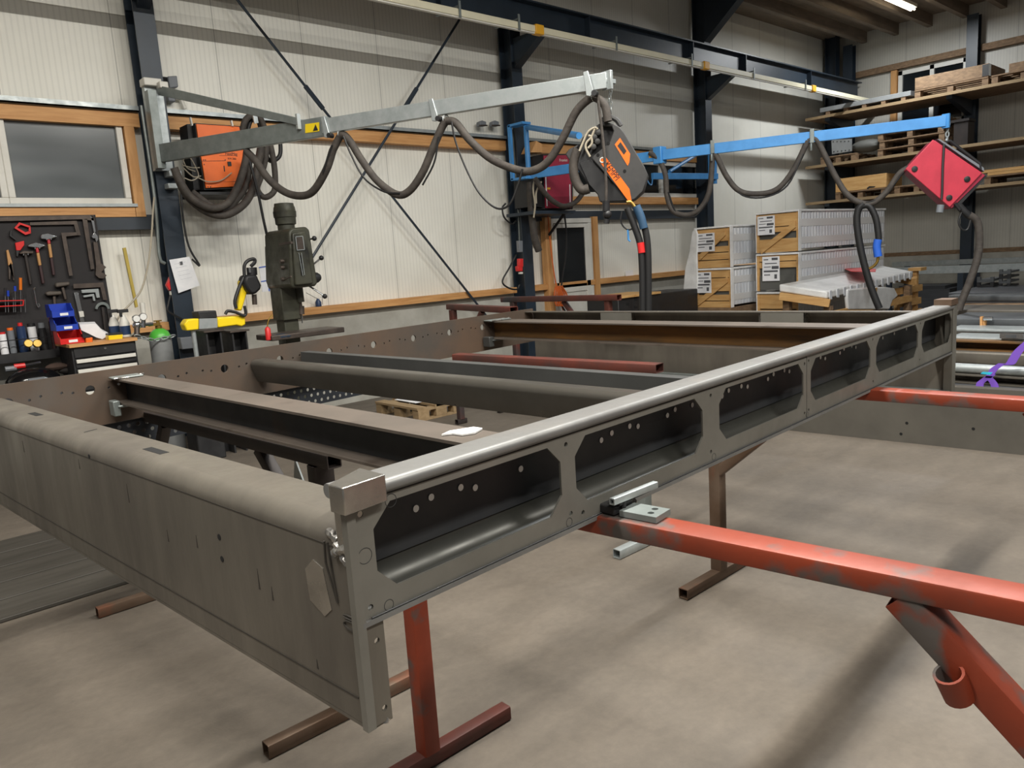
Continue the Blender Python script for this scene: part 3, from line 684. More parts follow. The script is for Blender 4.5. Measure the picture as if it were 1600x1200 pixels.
def arm(p, q, h0, h1, w, m, name, parent):
    d=(V(q)-V(p)).normalized(); sd=V((-d.y,d.x,0)).normalized()*w/2; u=Z
    return part(name, MB().hexa([V(p)-sd-u*h0/2,V(q)-sd-u*h1/2,V(q)+sd-u*h1/2,V(p)+sd-u*h0/2,V(p)-sd+u*h0/2,V(q)-sd+u*h1/2,V(q)+sd+u*h1/2,V(p)+sd+u*h0/2]), m, parent, bevel=.004)
a0=U(250,240,y=7.68); a1=U(512,197,z=zA)
arm(a0,a1,.165,.15,.05,M['galvd'],'arm',jib)
b0=U(505,198,z=zA); b1=U(949,126,z=zA)
arm(b0,b1,.115,.105,.05,M['galv'],'outer_arm',jib)
pl1=vplane(a0,a1); pl2=vplane(b0,b1)
s1=U(466,190,z=zA+.07)
arm(U(248,141,y=7.68), s1, .09,.06,.03,M['galvd'],'stay',jib)
part('stay_bracket', MB().cbox(s1+V((0,0,.0)),.03,.03,.12), M['galv'], jib)
for k,(px,py,sc) in enumerate(((512,197,1),(680,170,1),(921,129,1))):
    c=U(px,py,z=zA); n=pl2[1]*(-1 if pl2[1].y>0 else 1)
    dd=(b1-b0).normalized()
    part('clamp_plate', MB().prism([c+n*.03+dd*a+Z*b for a,b in ((-.03,.065),(.005,.07),(.04,-.075),(.015,-.10),(-.015,-.09))], n*.012), M['galv'], jib, bevel=.004)
    part('clamp_knob', MB().tube([c+n*.02+dd*.05-Z*.085, c+n*.07+dd*.05-Z*.085],.02,10), M['black'], jib)
n=pl1[1]*(-1 if pl1[1].y>0 else 1)
lab=poly((pl1[0]+n*.028,pl1[1]),((477,194),(499,191),(499,205),(477,208)))
part('warning_label', MB().prism(lab, n*.001), M['yellow'], jib, 'yellow warning label')
tri=poly((pl1[0]+n*.0295,pl1[1]),((489,205),(493,194),(497,203.5)))
part('warning_triangle', MB().prism(tri, n*.001), M['black'], jib)
part('end_bracket', MB().cbox(b1+V((0,0,.0)),.025,.08,.125).cbox(b1+V((0.03,.0,.0)),.10,.02,.03), M['galv'], jib, bevel=.004)
# chains
def chain(m, p, q, r=.012, w=.0035):
    p=V(p);q=V(q);d=(q-p);n=max(2,int(d.length/(r*2.9)));dn=d.normalized();a=dn.orthogonal().normalized();b=dn.cross(a)
    for k in range(n):
        c=p+d*((k+.5)/n); s=a if k%2 else b
        m.tube([c+dn*(r*1.75*math.cos(t))+s*(r*.75*math.sin(t)) for t in [2*PI*i/10 for i in range(11)]],w,5,caps=False)
    return m
# ---- black wire feeder
fp = b1 + V((.03,0,0)); hook = UP(952,135,fp,RF)
fc = V((fp.x,fp.y,0)); fn = V((-.82,-.57,0)).normalized()
FP = (V((fc.x,fc.y,2.4)), fn)
def Q(pts, o=0.0): return [UP(a,b,FP[0]+fn*o,fn) for a,b in pts]
def fz(pts): return [(880+x/6.667,170+y/6.667) for x,y in pts]
fe = thing('wire_feeder', 'black wire feeder with orange labels hanging from the galvanised jib', 'wire feeder', (fc.x,fc.y,1.95))
shell = fz([(360,165),(395,140),(440,138),(520,150),(590,190),(640,250),(735,415),(840,590),(880,680),(865,760),(830,860),(750,940),(700,960),(590,850),(300,520),(315,488),(400,420),(490,340),(525,230),(505,185),(430,180)])
part('side_shell', MB().prism(Q(shell), -fn*.05), M['shell'], fe, bevel=.006)
body = fz([(360,165),(520,150),(600,200),(735,415),(840,590),(880,680),(830,860),(745,935),(690,965),(380,970),(355,890),(270,810),(100,560),(150,420),(200,300),(290,210)])
part('body', MB().prism(Q(body,-.052), -fn*.20), M['black'], fe, bevel=.01)
part('front_plate', MB().prism(Q(fz([(165,560),(290,525),(690,955),(380,968),(360,890),(270,790)]),-.03), -fn*.02), M['black'], fe, bevel=.004)
part('strap_handle', MB().tube(Q(fz([(400,150),(440,95),(500,92),(560,120),(600,180)]),-.08),.018,8,smooth=4), M['shell'], fe)
o1 = part('orange_label', MB().prism(Q(fz([(537,372),(592,302),(698,470),(688,560),(672,595)]),.0015), fn*.001), M['orange'], fe, 'orange label on black shell')
tb = Q(fz([(565,385),(598,345),(660,440),(632,478)]),.003); part('label_print', MB().prism(tb, fn*.001), M['black'], o1)
o2 = part('orange_strip', MB().prism(Q(fz([(378,548),(430,485),(690,835),(712,958),(672,952)]),.0015), fn*.001), M['orange'], fe, 'orange strip with black lettering')
ta,tb_ = Q(fz([(452,610),(585,765)]),.003); ed=(tb_-ta).normalized(); ud=fn.cross(ed)
if ud.z<0: ud=-ud
tl = Q(fz([(432,575)]),.003)[0]; te = Q(fz([(556,742)]),.003)[0]; ed=(te-tl).normalized(); ud=(fn.cross(ed)).normalized()
lt = lettering('KEMPPI', 1, (0,0,0), (1,0,0),(0,1,0)); wid = max(p.x for p in lt.v)
hh=.043
part('lettering', lettering('KEMPPI', hh, tl-ud*hh*.2, ed, ud, .001, (te-tl).length/(wid*hh)), M['black'], o2)
rc = Q(fz([(408,535)]),.003)[0]
part('ring_emblem', MB().tube([rc+ed*.016*math.cos(t)+ud*.016*math.sin(t) for t in [2*PI*i/16 for i in range(17)]],.0045,6), M['white'], o2)
for a,b in ((470,358),(362,480),(640,648)):
    c=Q(fz([(a,b)]),.0)[0]; part('screw_recess', MB().lathe([(.011,0),(.011,.003)],c,fn,12), M['hole'], fe)
hp = MB()
for pts in ([(170,440),(215,330),(260,240),(330,195),(360,215)],[(280,500),(235,410),(245,350),(290,300),(330,210)],[(260,410),(300,360),(290,290),(260,280)]):
    hp.tube(Q(fz(pts),.0),.008,8,smooth=4)
part('supply_hose', hp, M['hose'], fe, 'beige supply hoses')
kn = MB()
for a,b in ((330,300),(360,345),(320,400),(370,250)): c=Q(fz([(a,b)]),-.03)[0]; kn.lathe([(.02,-.02),(.02,.03),(.012,.035)],c,fn,10)
part('coupling', kn, M['shell'], fe)
bk = MB().tube(Q(fz([(150,420),(110,560),(120,720),(190,840),(270,830)]),-.06),.035,10,smooth=4)
part('cable_bundle', bk, M['sleeve'], fe)
wg = MB().prism(Q(fz([(20,470),(60,420),(160,370),(140,420),(90,580)]),-.1), -fn*.08)
part('rear_cover', wg, M['shell'], fe, bevel=.008)
rd = MB()
p0 = UP(934,335,FP[0],fn)
cc = thing('remote_pendant','black pendant plug hanging on a grey cord in front of the black wire feeder','pendant',(p0.x,p0.y,p0.z-.05))
fo=.06
part('cord', MB().tube(Q([(934,146),(935,160),(940,200),(945,250),(947,290),(947,318)],fo),.010,8,smooth=4), M['sleeve'], cc)
part('plug', MB().tube(Q([(947,314),(947,330)],fo),.026,12).ball(Q([(949,335)],fo)[0],.032,12).tube(Q([(948,342),(947,349)],fo),.022,10), M['black'], cc)
ch = chain(chain(MB(), b1+V((.03,0,-.05)), Q([(955,178)],-.06)[0]), b1+V((.03,0,-.08)), Q([(948,170)],-.06)[0])
solo('hanging_chain', ch, M['galv'], 'thin chain with hooks holding up the black wire feeder', 'chain')
# torch and hose hanging from the feeder
to = thing('welding_torch','blue and black welding torch hose hanging below the black wire feeder','welding torch',(Q([(1010,480)])[0].x,Q([(1010,480)])[0].y,Q([(1010,480)])[0].z))
part('hose', MB().tube(Q([(980,325),(990,350),(1000,380),(1003,410),(1004,450),(1004,490)],.02),.024,10,smooth=5), M['rubber'], to)
part('return_hose', MB().tube(Q([(995,322),(1004,345),(1011,375),(1013,420),(1013,490)],.02),.024,10,smooth=5), M['rubber'], to)
part('blue_grip', MB().tube(Q([(994,322),(1001,338),(1006,357)],.03),.029,12,smooth=4), mat('torch_blue','2b4a66',.5), to)
part('neck', MB().tube(Q([(979,316),(986,316),(992,324)],.03),.012,10,smooth=4), M['brass'], to)
part('red_sleeve', MB().tube(Q([(1001,379),(1003,395)],.024),.026,10), M['redplug'], to)
kr = thing('key_ring','black wire loop with a blue hook hanging under the wire feeder','wire loop',tuple(Q([(982,360)])[0]))
part('loop', MB().tube(Q([(972,330),(970,345),(975,355),(983,359),(990,356)]),.006,6,smooth=4), M['black'], kr)
part('hook', MB().tube(Q([(981,359),(982,375),(985,377)]),.007,6), M['blue'], kr)
# ---- supply hose festoon of the galvanised jib
def hose(label, pts3, r, mname='sleeve', name='supply_cable', cat='cable', flat=1.0):
    return solo(name, MB().tube(pts3, r, 12, smooth=8), M[mname], label, cat)
fest = thing('festoon_cable','thick grey sleeved cable looped in three swags under the galvanised jib','cable',(U(508,199,z=zA).x,U(508,199,z=zA).y,U(508,199,z=zA).z-.9))
pla=(pl1[0],pl1[1]); plb=(pl2[0],pl2[1])
sw=[UP(a,b,*pla) for a,b in ((385,236),(400,252),(420,280),(445,300),(470,306),(490,298),(510,265),(520,235))]
part('swag', MB().tube(sw,.032,12,smooth=6), M['sleeve'], fest)
sw=[UP(a,b,*plb) for a,b in ((520,235),(533,212),(545,218),(565,250),(590,283),(620,304),(640,298),(660,270),(675,235),(690,200),(697,189))]
part('swag', MB().tube(sw,.030,12,smooth=6), M['sleeve'], fest)
sw=[UP(a,b,*plb) for a,b in ((697,189),(712,192),(735,220),(770,250),(815,267),(840,264),(860,248),(880,215),(900,175),(920,155),(932,153),(945,165),(950,190))]
part('swag', MB().tube(sw,.029,12,smooth=6), M['sleeve'], fest)
tn=MB()
for pts in (((537,214),(550,245),(570,280),(600,300),(625,303)),((705,192),(712,225),(730,270),(750,305),(775,326),(795,320),(808,290),(815,265)),((505,270),(512,250),(520,228)),((660,290),(678,255),(685,215))):
    tn.tube([UP(a,b,plb[0],plb[1])+V((-.02,-.03,0)) for a,b in pts],.008,6,smooth=6)
part('thin_cord', tn, M['rubber'], fest)
sm=MB()
for (a,b) in ((533,210),(697,187),(928,150)):
    c=UP(a,b,*plb); sm.tube([c+V((0,0,.14)),c+V((0,0,-.035))],.005,6).tube([c+V((.03*math.cos(t),0,.036*math.sin(t))) for t in [2*PI*i/12 for i in range(13)]],.004,5)
part('hanger', sm, M['galv'], fest)
# coil of cable on the wall machine
yc=7.35
co = thing('coiled_cable','heavy sleeved cable coiled over a hook beside the orange wall machine','cable',tuple(U(395,330,y=yc)))
def W(pts,y): return [U(a,b,y=y) for a,b in pts]
part('loop', MB().tube(W(((272,262),(282,285),(300,310),(330,325),(355,318),(372,290),(383,255),(386,236)),yc),.036,12,smooth=6), M['sleeve'], co)
part('loop', MB().tube(W(((275,270),(292,305),(322,330),(352,336),(380,320),(395,295),(402,262),(408,230)),yc+.06),.038,12,smooth=6), M['sleeve'], co)
part('loop', MB().tube(W(((300,300),(325,318),(350,330),(372,310),(386,285),(390,250)),yc+.12),.030,12,smooth=6), M['sleeve'], co)
part('loop', MB().tube(W(((380,232),(379,205),(384,187),(395,180),(406,184),(414,205),(416,240),(408,275),(402,295),(412,308),(425,303),(430,290),(428,255),(420,215)),yc+.22),.030,12,smooth=6), M['sleeve'], co)
part('loop', MB().tube(W(((388,230),(388,200),(396,184),(404,190),(410,215),(420,250),(436,245),(438,225),(432,200)),yc+.3),.022,10,smooth=6), M['rubber'], co)
part('hook', MB().flat([(394,175),(401,175),(404,192),(398,193)],yc-.03,.02), M['galv'], co)
tl_=solo('trailing_cord', MB().tube(W(((388,245),(395,270),(405,310),(412,345),(420,380)),yc-.02),.014,8,smooth=5), M['rubber'], 'thin black cord dropping from the coiled cable behind the drill press', 'cord')
# ---- orange wall machine
ym=7.55
om = thing('power_source','orange welding power source hung on the wall behind the galvanised jib','welding machine',tuple(U(345,297,y=ym)))
pf=[(306.5,193.5),(374,198),(393,290),(322,294)]
part('front_panel', MB().flat(pf,ym,.02), M['orange'], om, 'orange front panel', .004)
part('case', MB().flat([(304,192),(376,197),(395,294),(319,297)],ym+.021,.42), M['black'], om, bevel=.004)
part('side_grille', MB().prism(W(((292,194),(304,193),(320,296),(303,297)),ym+.10),(0,.2,0)), M['rubber'], om)
ln=MB().bar((314,252),(352,251),.6,ym-.002,.002).bar((343,243),(370,243),.5,ym-.002,.002).bar((350,284),(376,283.5),.4,ym-.002,.002)
for a,b in ((318,250),(321,250),(319,257),(325,292),(329,292),(352,250)): ln.bar((a,b-.8),(a,b+.8),1.6,ym-.002,.002)
ln.bar((350,259),(351,268),1.6,ym-.002,.002)
part('panel_line', ln, M['rubber'], om)
part('switch', MB().flat([(355.5,252.5),(361,252.5),(362,259),(356.5,259.5)],ym-.008,.01), M['black'], om)
def wtext(t, a, b, hpx, y, mname, parent, name='lettering', slope=0):
    p=U(a,b,y=y); q=U(a+40,b+slope*40,y=y); e=(q-p).normalized(); h=(U(a,b-hpx,y=y)-p).length
    return part(name, lettering(t,h,p,e,Z,.0008), M[mname], parent)
wtext('FastMig',352,242,4.6,ym-.002,'rubber',om,slope=.05)
wtext('KM 300',356,249,3.0,ym-.002,'rubber',om,slope=.05)
wtext('KEMPPI',338,219,5,ym-.002,'rubber',om,slope=.05)
rc=U(331,217,y=ym-.003)
part('ring_emblem', MB().tube([rc+V((.026*math.cos(t),0,.026*math.sin(t))) for t in [2*PI*i/16 for i in range(17)]],.006,6), M['rubber'], om)
m=MB()
for pts in (((285,250),(295,245),(305,260),(310,275),(300,282),(288,278)),((284,258),(300,262),(312,262)),((286,262),(302,276),(314,275)),((285,248),(292,262),(305,268)),((310,278),(325,284),(345,282),(362,270))): m.tube(W(pts,ym-.03),.006,6,smooth=5)
part('connection_lead', m, M['hose'], om, 'pale connection leads')
part('bracket', MB().bar((298,183),(301,196),2,ym-.02,.03).bar((362,188),(364,197),2,ym-.02,.03), M['white'], om)
# shelf under it is the wall bracket
part('support_tray', MB().box(U(300,300,y=7.7).x,U(396,300,y=7.7).x,ym-.05,8.0,U(345,300,y=ym).z-.03,U(345,300,y=ym).z-.005), M['black'], om)
sb=thing('junction_box','grey junction box with cable glands on the wall beside the first column','junction box',tuple(U(273,140,y=8.1)))
part('box', MB().flat([(262,119),(277,118),(279,136),(265,138)],8.05,.09), M['greyp'], sb, bevel=.01)
m=MB()
for b in (123,128,133): m.tube([U(262,b,y=8.09),U(254,b-1,y=8.09)],.015,8)
part('cable_gland', m, M['black'], sb)
so=thing('wall_socket','grey wall socket with a cable bend just above the wooden rail','socket',tuple(U(270,157,y=8.1)))
part('box', MB().flat([(262,148),(274,149),(275,159),(263,158)],8.04,.1), M['greyp'], so, bevel=.01)
part('conduit', MB().tube(W(((274,153),(282,154),(286,162),(289,170)),8.1),.022,8,smooth=4), M['white'], so)
for k,(a,b) in enumerate(((755,190),(775,190))):
    s_=thing('conduit_clip',('grey cable gland on the tray, the one farther from the blue jib','grey cable gland on the tray, the one nearer the blue jib')[k],'cable gland',tuple(U(a,b+8,y=8.02)))
    part('gland', MB().flat([(a-5,b),(a-1,b-2),(a+5,b),(a+5,b+7),(a-5,b+7)],8.0,.08), M['greyp'], s_, bevel=.008)
    part('bolt', MB().tube([U(a-6,b+6,y=7.99),U(a+6,b+6,y=7.99)],.01,6), M['oldsteel'], s_)
# ---- blue jib on the second column
cx2=cols[1]
zb=2.71
pv=U(820,271,z=zb)
bj=thing('swing_jib','long blue swing jib on the second column carrying the red wire feeder','jib',(cx2+.03,7.6,zb-.1))
zt_=U(815,193,y=7.6).z; zl_=U(818,279,y=7.6).z
xp=U(817,230,y=7.6).x
part('wall_post', MB().box(xp-.07,xp-.03,7.76,7.81,zl_,zt_), M['blue'], bj)
part('pivot_post', MB().tube([(xp+.04,7.56,zl_+.02),(xp+.04,7.56,zt_-.03)],.035,14), M['blue'], bj)
part('pivot_plate', MB().box(xp-.07,xp+.085,7.51,7.80,zt_-.02,zt_+.01).box(xp-.07,xp+.085,7.51,7.80,zl_-.01,zl_+.02), M['blue'], bj)
A0=V((xp+.05,7.55,zb)); A1=U(1030,243,z=zb); B0=U(1036,242,z=zb+.0); B1=U(1478,189,z=zb)
arm(A0,A1,.12,.12,.05,M['blue'],'arm',bj); arm(B0,B1,.12,.11,.05,M['blue'],'outer_arm',bj)
st1=A0.lerp(A1,.5)+V((0,0,.07))
part('stay', MB().tube([V((xp+.05,7.55,zt_-.05)),U(905,212,z=zb+.12)],.035,10), M['blue'], bj)
plB=vplane(A0,A1); nB=plB[1]*(-1 if plB[1].y>0 else 1)
part('name_label', MB().prism(poly((plB[0]+nB*.027,plB[1]),((1014,236),(1027,234.5),(1027,245),(1014,247))), nB*.001), M['amber'], bj, 'amber label')
part('elbow_joint', MB().box(A1.x-.05,A1.x+.07,A1.y-.06,A1.y+.06,zb-.10,zb+.10), M['blue'], bj, bevel=.01)
plC=vplane(B0,B1); nC=plC[1]*(-1 if plC[1].y>0 else 1); dC=(B1-B0).normalized()
for px,py in ((1113,230),(1268,213)):
    c=UP(px,py,*plC)
    part('cable_clamp', MB().hexa([c+nC*b_+dC*a_+Z*z_ for z_ in (-.075,.075) for a_,b_ in ((-.015,.03),(.03,.03),(.03,.042),(-.015,.042))]).tube([c+nC*.06-Z*.08,c+nC*.06-Z*.16],.012,8), M['galvd'], bj, bevel=.004)
part('end_stop', MB().cbox(B1,.03,.07,.14), M['blue'], bj)
# ---- third, folded blue bracket on the third column
cx3=cols[2]
kj=thing('wall_bracket','short blue braced bracket on the third column below the long blue jib','bracket',(cx3,7.7,2.5))
zk0=U(1117,287,y=7.7).z; zk1=U(1117,226,y=7.7).z; xk=U(1117,255,y=7.7).x; zk=U(1117,276,y=7.7).z
part('post', MB().box(xk-.05,xk+.03,7.68,7.81,zk0,zk1), M['blue'], kj)
K1=V((U(1021,275,y=7.6).x,7.62,U(1021,275,y=7.6).z))
arm(V((xk,7.66,zk)),K1,.10,.10,.05,M['blue'],'arm',kj)
part('brace', MB().tube([U(1046,268,y=7.63),U(1092,239,y=7.65)],.03,8), M['blue'], kj)
part('end_hook', MB().tube([K1+V((0,0,-.04)),K1+V((-.06,-.02,-.14)),K1+V((-.14,-.02,-.1)),K1+V((-.17,0,0))],.01,6,smooth=4), M['blue'], kj)
# cable loops of the blue jib
bc=thing('festoon_cable','dark cable looped in swags under the long blue jib','cable',(B0.x,B0.y,B0.z-1))
m=[[(1015,238),(1030,250),(1040,275),(1042,305),(1052,330),(1075,336),(1095,325),(1108,300),(1112,265),(1113,242)],[(1113,242),(1120,245),(1135,275),(1155,298),(1185,303),(1215,295),(1240,265),(1262,220)],[(1262,220),(1275,218),(1290,245),(1305,275),(1322,302),(1340,315),(1362,318),(1385,300),(1405,272),(1420,262)]]
for pts in m: part('swag', MB().tube([UP(a,b,*plC) for a,b in pts],.032,10,smooth=6), M['sleeve'], bc)
tn=MB()
for pts in ([(1044,300),(1058,334),(1085,338),(1105,315)],[(1140,280),(1160,305),(1195,308),(1230,290),(1255,240)],[(1345,318),(1370,312),(1395,290),(1412,268)]): tn.tube([UP(a,b,plC[0]+V((0,-.05,0)),plC[1]) for a,b in pts],.01,6,smooth=5)
part('thin_cord', tn, M['rubber'], bc)
# ---- red feeder
rfn=V((-.80,-.60,0)).normalized(); RP=(V((B1.x,B1.y,2.2))+rfn*.1, rfn)
def R_(pts,o=0): return [UP(a,b,RP[0]+rfn*o,rfn) for a,b in pts]
rf=thing('wire_feeder','red box wire feeder hanging tilted from the end of the blue jib','wire feeder',(B1.x,B1.y,1.75))
part('front_cover', MB().prism(R_([(1458,218),(1535,270),(1484,324),(1415,264)]), -rfn*.02), M['redf'], rf, 'red front cover', .006)
part('case', MB().prism(R_([(1461,219),(1540,274),(1487,326),(1419,265)],-.021), -rfn*.24), M['redm'], rf, bevel=.006)
part('side_panel', MB().prism(R_([(1537,272),(1542,276),(1496,325),(1488,324)],-.03), -rfn*.2), M['black'], rf)
for a,b in ((1429,264),(1511,280),(1483,309)):
    part('cover_screw', MB().lathe([(.03,0),(.03,.008),(.02,.012)],R_([(a,b)])[0],rfn,12), M['black'], rf)
part('handle', MB().tube(R_([(1478,222),(1484,220),(1531,256),(1532,265)],-.06),.016,8), M['black'], rf)
part('top_rail', MB().prism(R_([(1464,217),(1470,218),(1537,262),(1538,268)],-.05),-rfn*.1), M['greyp'], rf)
part('tie_cord', MB().tube(R_([(1475,225),(1473,260),(1472,300),(1471,312)],.015),.012,6), M['black'], rf)
part('cord_weight', MB().tube(R_([(1470,320),(1468,332)],.0),.035,10), M['greyp'], rf)
part('torch_socket', MB().tube(R_([(1497,320),(1508,332),(1516,338)],-.05),.035,10,smooth=3).tube(R_([(1492,318),(1500,328)],-.02),.02,8), M['black'], rf)
solo('hanging_chain', chain(MB(),U(1482,190,z=zb),R_([(1479,222)],-.06)[0],.02,.007), M['galv'], 'short chain with ring holding up the red wire feeder','chain')
part('torch_hose', MB().tube(R_([(1514,336),(1526,345),(1530,365),(1528,400),(1515,440),(1503,470),(1498,485)],-.05),.038,10,smooth=6), M['sleeve'], rf)
part('thin_lead', MB().tube(R_([(1505,325),(1498,345),(1503,358),(1512,358),(1518,340)],-.04),.01,6,smooth=5), M['rubber'], rf)
# second torch with blue grip dropping to the wrapped sheets
tt=thing('welding_torch','welding torch with bright blue grip hanging over the wrapped sheets','welding torch',tuple(UP(1358,432,*plC)))
pT=(RP[0]+V((0,0,0)),plC[1])
part('hose', MB().tube([UP(a,b,*plC) for a,b in ((1345,322),(1358,322),(1368,340),(1372,362),(1373,376))],.035,10,smooth=6), M['rubber'], tt)
part('blue_grip', MB().tube([UP(a,b,*plC) for a,b in ((1372,374),(1370,386),(1372,401))],.042,10,smooth=4), mat('grip_blue','2c62c8',.4), tt)
part('neck', MB().tube([UP(a,b,*plC) for a,b in ((1372,400),(1371,408),(1366,415),(1358,420))],.016,8,smooth=4), M['brass'], tt)
hh_=solo('torch_hose', MB().tube([UP(a,b,*plC) for a,b in ((1350,318),(1341,328),(1339,350),(1345,390),(1355,430),(1365,460),(1374,482))],.038,10,smooth=6), M['rubber'], 'long dark hose hanging down in front of the wrapped sheets','hose')
# ---- red machine on a bracket behind the black feeder
yr=7.45
rm=thing('power_source','dark red welding machine on a wall bracket behind the black wire feeder','welding machine',tuple(U(875,325,y=yr)))
part('front_panel', MB().flat([(850,243),(893,242),(893,325),(853,325)],yr,.02), M['redm'], rm, bevel=.004)
part('case', MB().flat([(848,241),(895,240),(895,327),(850,327)],yr+.021,.5), M['black'], rm)
part('side_louvres', MB().flat([(834,275),(850,272),(852,325),(836,322)],yr+.05,.4), M['black'], rm)
wtext('Fronius',874,252.5,4.5,yr-.002,'white',rm,slope=-.03)
m=MB()
for k in range(8): m.bar((855,308+k*2.1),(891,308+k*2.1),.5,yr-.003,.003)
part('vent_slot', m, M['rubber'], rm)
part('side_strip', MB().bar((852.5,272),(855,322),1.6,yr-.003,.003).bar((890.5,288),(891,318),1.2,yr-.003,.003), M['paper'], rm)
part('sticker', MB().flat([(855,293),(860,293),(860,296),(855,296)],yr-.003,.003), M['amber'], rm)
part('shelf', MB().box(U(834,330,y=yr).x,U(897,330,y=yr).x,yr-.03,8.0,U(870,334,y=yr).z,U(870,329,y=yr).z), M['column'], rm)
part('strut', MB().tube([U(883,332,y=yr+.1),U(858,367,y=7.9)],.02,8), M['black'], rm)
part('timber_wedge', MB().flat([(830,238),(838,220),(847,225),(847,238)],yr+.1,.2), M['woodx'], rm, 'pale timber wedge')
m=MB()
for pts in (((836,278),(833,295),(836,320),(834,340)),((846,284),(838,300),(838,318))): m.tube(W(pts,yr-.04),.012,6,smooth=5)
part('lead', m, M['hose'], rm)
solo('power_cable', MB().tube(W(((828,285),(829,310),(832,345),(836,375),(842,392)),7.6),.05,12,smooth=5), M['sleeve'], 'thick dark cable hanging beside the second column', 'cable')
m=MB().tube(W(((836,279),(850,300),(865,315),(882,322),(900,315),(915,295)),yr-.12),.035,10,smooth=6)
solo('power_cable', m, M['sleeve'], 'dark cable sagging across the dark red machine', 'cable')
solo('power_cable', MB().tube(W(((840,316),(848,320),(855,330),(858,360),(862,400),(868,440),(875,470),(880,485)),7.9),.010,6,smooth=5), M['cableor'], 'orange cord hanging down beside the white door', 'cord')
m=MB()
for k in range(5): m.tube(W(((868+k*2,448),(866+k*3,462),(870+k*3,478),(874+k*3,462),(870+k*2,447)),7.85-k*.02),.012,6,smooth=5)
solo('extension_lead', m, M['cableor'], 'orange extension cord coiled at the foot of the white door', 'cord')
solo('power_cable', MB().tube(W(((882,335),(885,365),(884,400),(878,440),(876,470),(885,490)),7.88),.014,6,smooth=5), M['rubber'], 'black cord hanging in front of the white door glass', 'cord')
m=MB().tube(W(((800,196),(805,260),(810,330),(812,380)),7.9),.012,6)
solo('cable_conduit', m, M['galvd'], 'thin conduit running down the second column', 'conduit')
m=MB().tube(W(((790,318),(785,325),(788,340),(800,350),(806,345)),7.88),.012,6,smooth=6);solo('power_cable', m, M['rubber'], 'thin black cable looped high beside the second column, above the red plug', 'cable'); m=MB().tube(W(((807,398),(795,420),(785,440),(795,450),(808,452),(812,445)),7.85),.012,6,smooth=6)
solo('power_cable', m, M['rubber'], 'thin black cable looped beside the red plug on the second column', 'cable')
pg=thing('plug_socket','red plug and socket on the second column','plug',tuple(U(815,428,y=7.75)))
part('plug', MB().flat([(812,404),(818,404),(818,417),(812,418)],7.72,.06).flat([(809,416),(817,415),(817,424),(810,424)],7.72,.06), M['redplug'], pg, bevel=.008)
part('tip', MB().flat([(813,425),(817,425),(817,428),(813,428)],7.73,.04), M['white'], pg)
part('holder', MB().flat([(811,376),(817,376),(817,394),(812,394)],7.73,.06), M['greyp'], pg, bevel=.006)
sg=solo('wall_notice', MB().flat([(977,424),(989,422),(990,431),(978,432)],8.1,.006), M['paper'], 'small white notice on the wall beside the white door', 'notice')
# ================================================================== tool board and bench on the left
YB=7.955
bd = solo('tool_board', MB().flat([(-160,340),(149,335.5),(178,512),(186,552),(-160,572)],YB,.02), M['board'], 'dark tool board full of hand tools under the wide window', 'tool board')
yt=YB-.035
def tool(name,label,cat,a,b): return thing(name,label,cat,tuple(U(a,b,y=YB-.02)))
def fp_(root,name,pts,mname,y=yt,t=.028,label=None,bevel=.003): return part(name, MB().flat(pts,y,t), M[mname], root, label, bevel)
def S8(pts): return [(x/8,330+y/8) for x,y in pts]
def S5(pts): return [(x/5,420+y/5) for x,y in pts]
solo('steel_square', MB().flat([(-20,340),(146,336),(148,345),(131,343),(128,342.5),(-20,346)],yt,.02).flat([(129,343),(136,342),(147.5,420),(142,421)],yt,.02), M['oldsteel'], 'largest rusty steel square along the top of the tool board','square')
solo('steel_square', MB().flat(S8([(375,140),(960,120),(1010,300),(960,300),(925,165),(375,175)]),yt+.004,.012), M['oldsteel'], 'long-bladed steel square hung under the largest square','square')
solo('steel_square', MB().flat(S8([(765,270),(960,262),(960,300),(825,315),(910,805),(865,808)]),yt-.012,.012), M['oldsteel'], 'brown steel square beside the red-handled hammers','square')
solo('steel_square', MB().flat(S8([(915,910),(1290,890),(1340,1110),(1290,1110),(1255,950),(920,965)]),yt,.012), M['oldsteel'], 'small brown steel square above the half-round protractor','square')
t=tool('hacksaw','hacksaw with a red handle on the tool board','saw',30,388)
o=S8([(180,210),(240,140),(380,185),(385,270),(320,295),(190,215)])
part('handle', MB().flat(S8([(180,210),(240,140),(260,165),(215,205)]),yt,.025).flat(S8([(240,140),(380,185),(365,205),(250,165)]),yt,.025).flat(S8([(380,185),(388,275),(360,250),(362,200)]),yt,.025).flat(S8([(388,275),(320,297),(315,265),(365,245)]),yt,.025).flat(S8([(180,210),(320,297),(316,262),(215,205)]),yt,.025), M['redbin'], t)
fp_(t,'frame',S8([(130,240),(120,310),(200,370),(205,350),(145,300),(150,250)]),'black'); fp_(t,'front_grip',S8([(190,395),(300,370),(305,420),(255,490),(205,490)]),'redbin'); fp_(t,'knob',S8([(200,490),(245,490),(225,570),(205,565)]),'black')
def hammer(label, head, neck, handle, mh, parts_, cat='hammer'):
    t=tool('hammer',label,cat,*handle[-1]); fp_(t,'head',head,'chrome' if parts_ else 'oldsteel',yt-.02,.05,bevel=.006)
    a=V(handle[0]);b=V(handle[1]);cuts=parts_ or [(1,mh)]
    s=0
    for f,mm in cuts:
        p=a.lerp(b,s);q=a.lerp(b,f);part('handle' if s==0 else 'handle_sleeve', MB().bar(p,q,4.6,yt-.012,.03), M[mm], t, bevel=.006); s=f
    part('hook', MB().bar(a+V((-3,-.5)),a+V((-3,2)),1.4,yt-.03,.05).bar(a+V((4,-1)),a+V((4,1.5)),1.4,yt-.03,.05), M['chrome'], t)
    return t
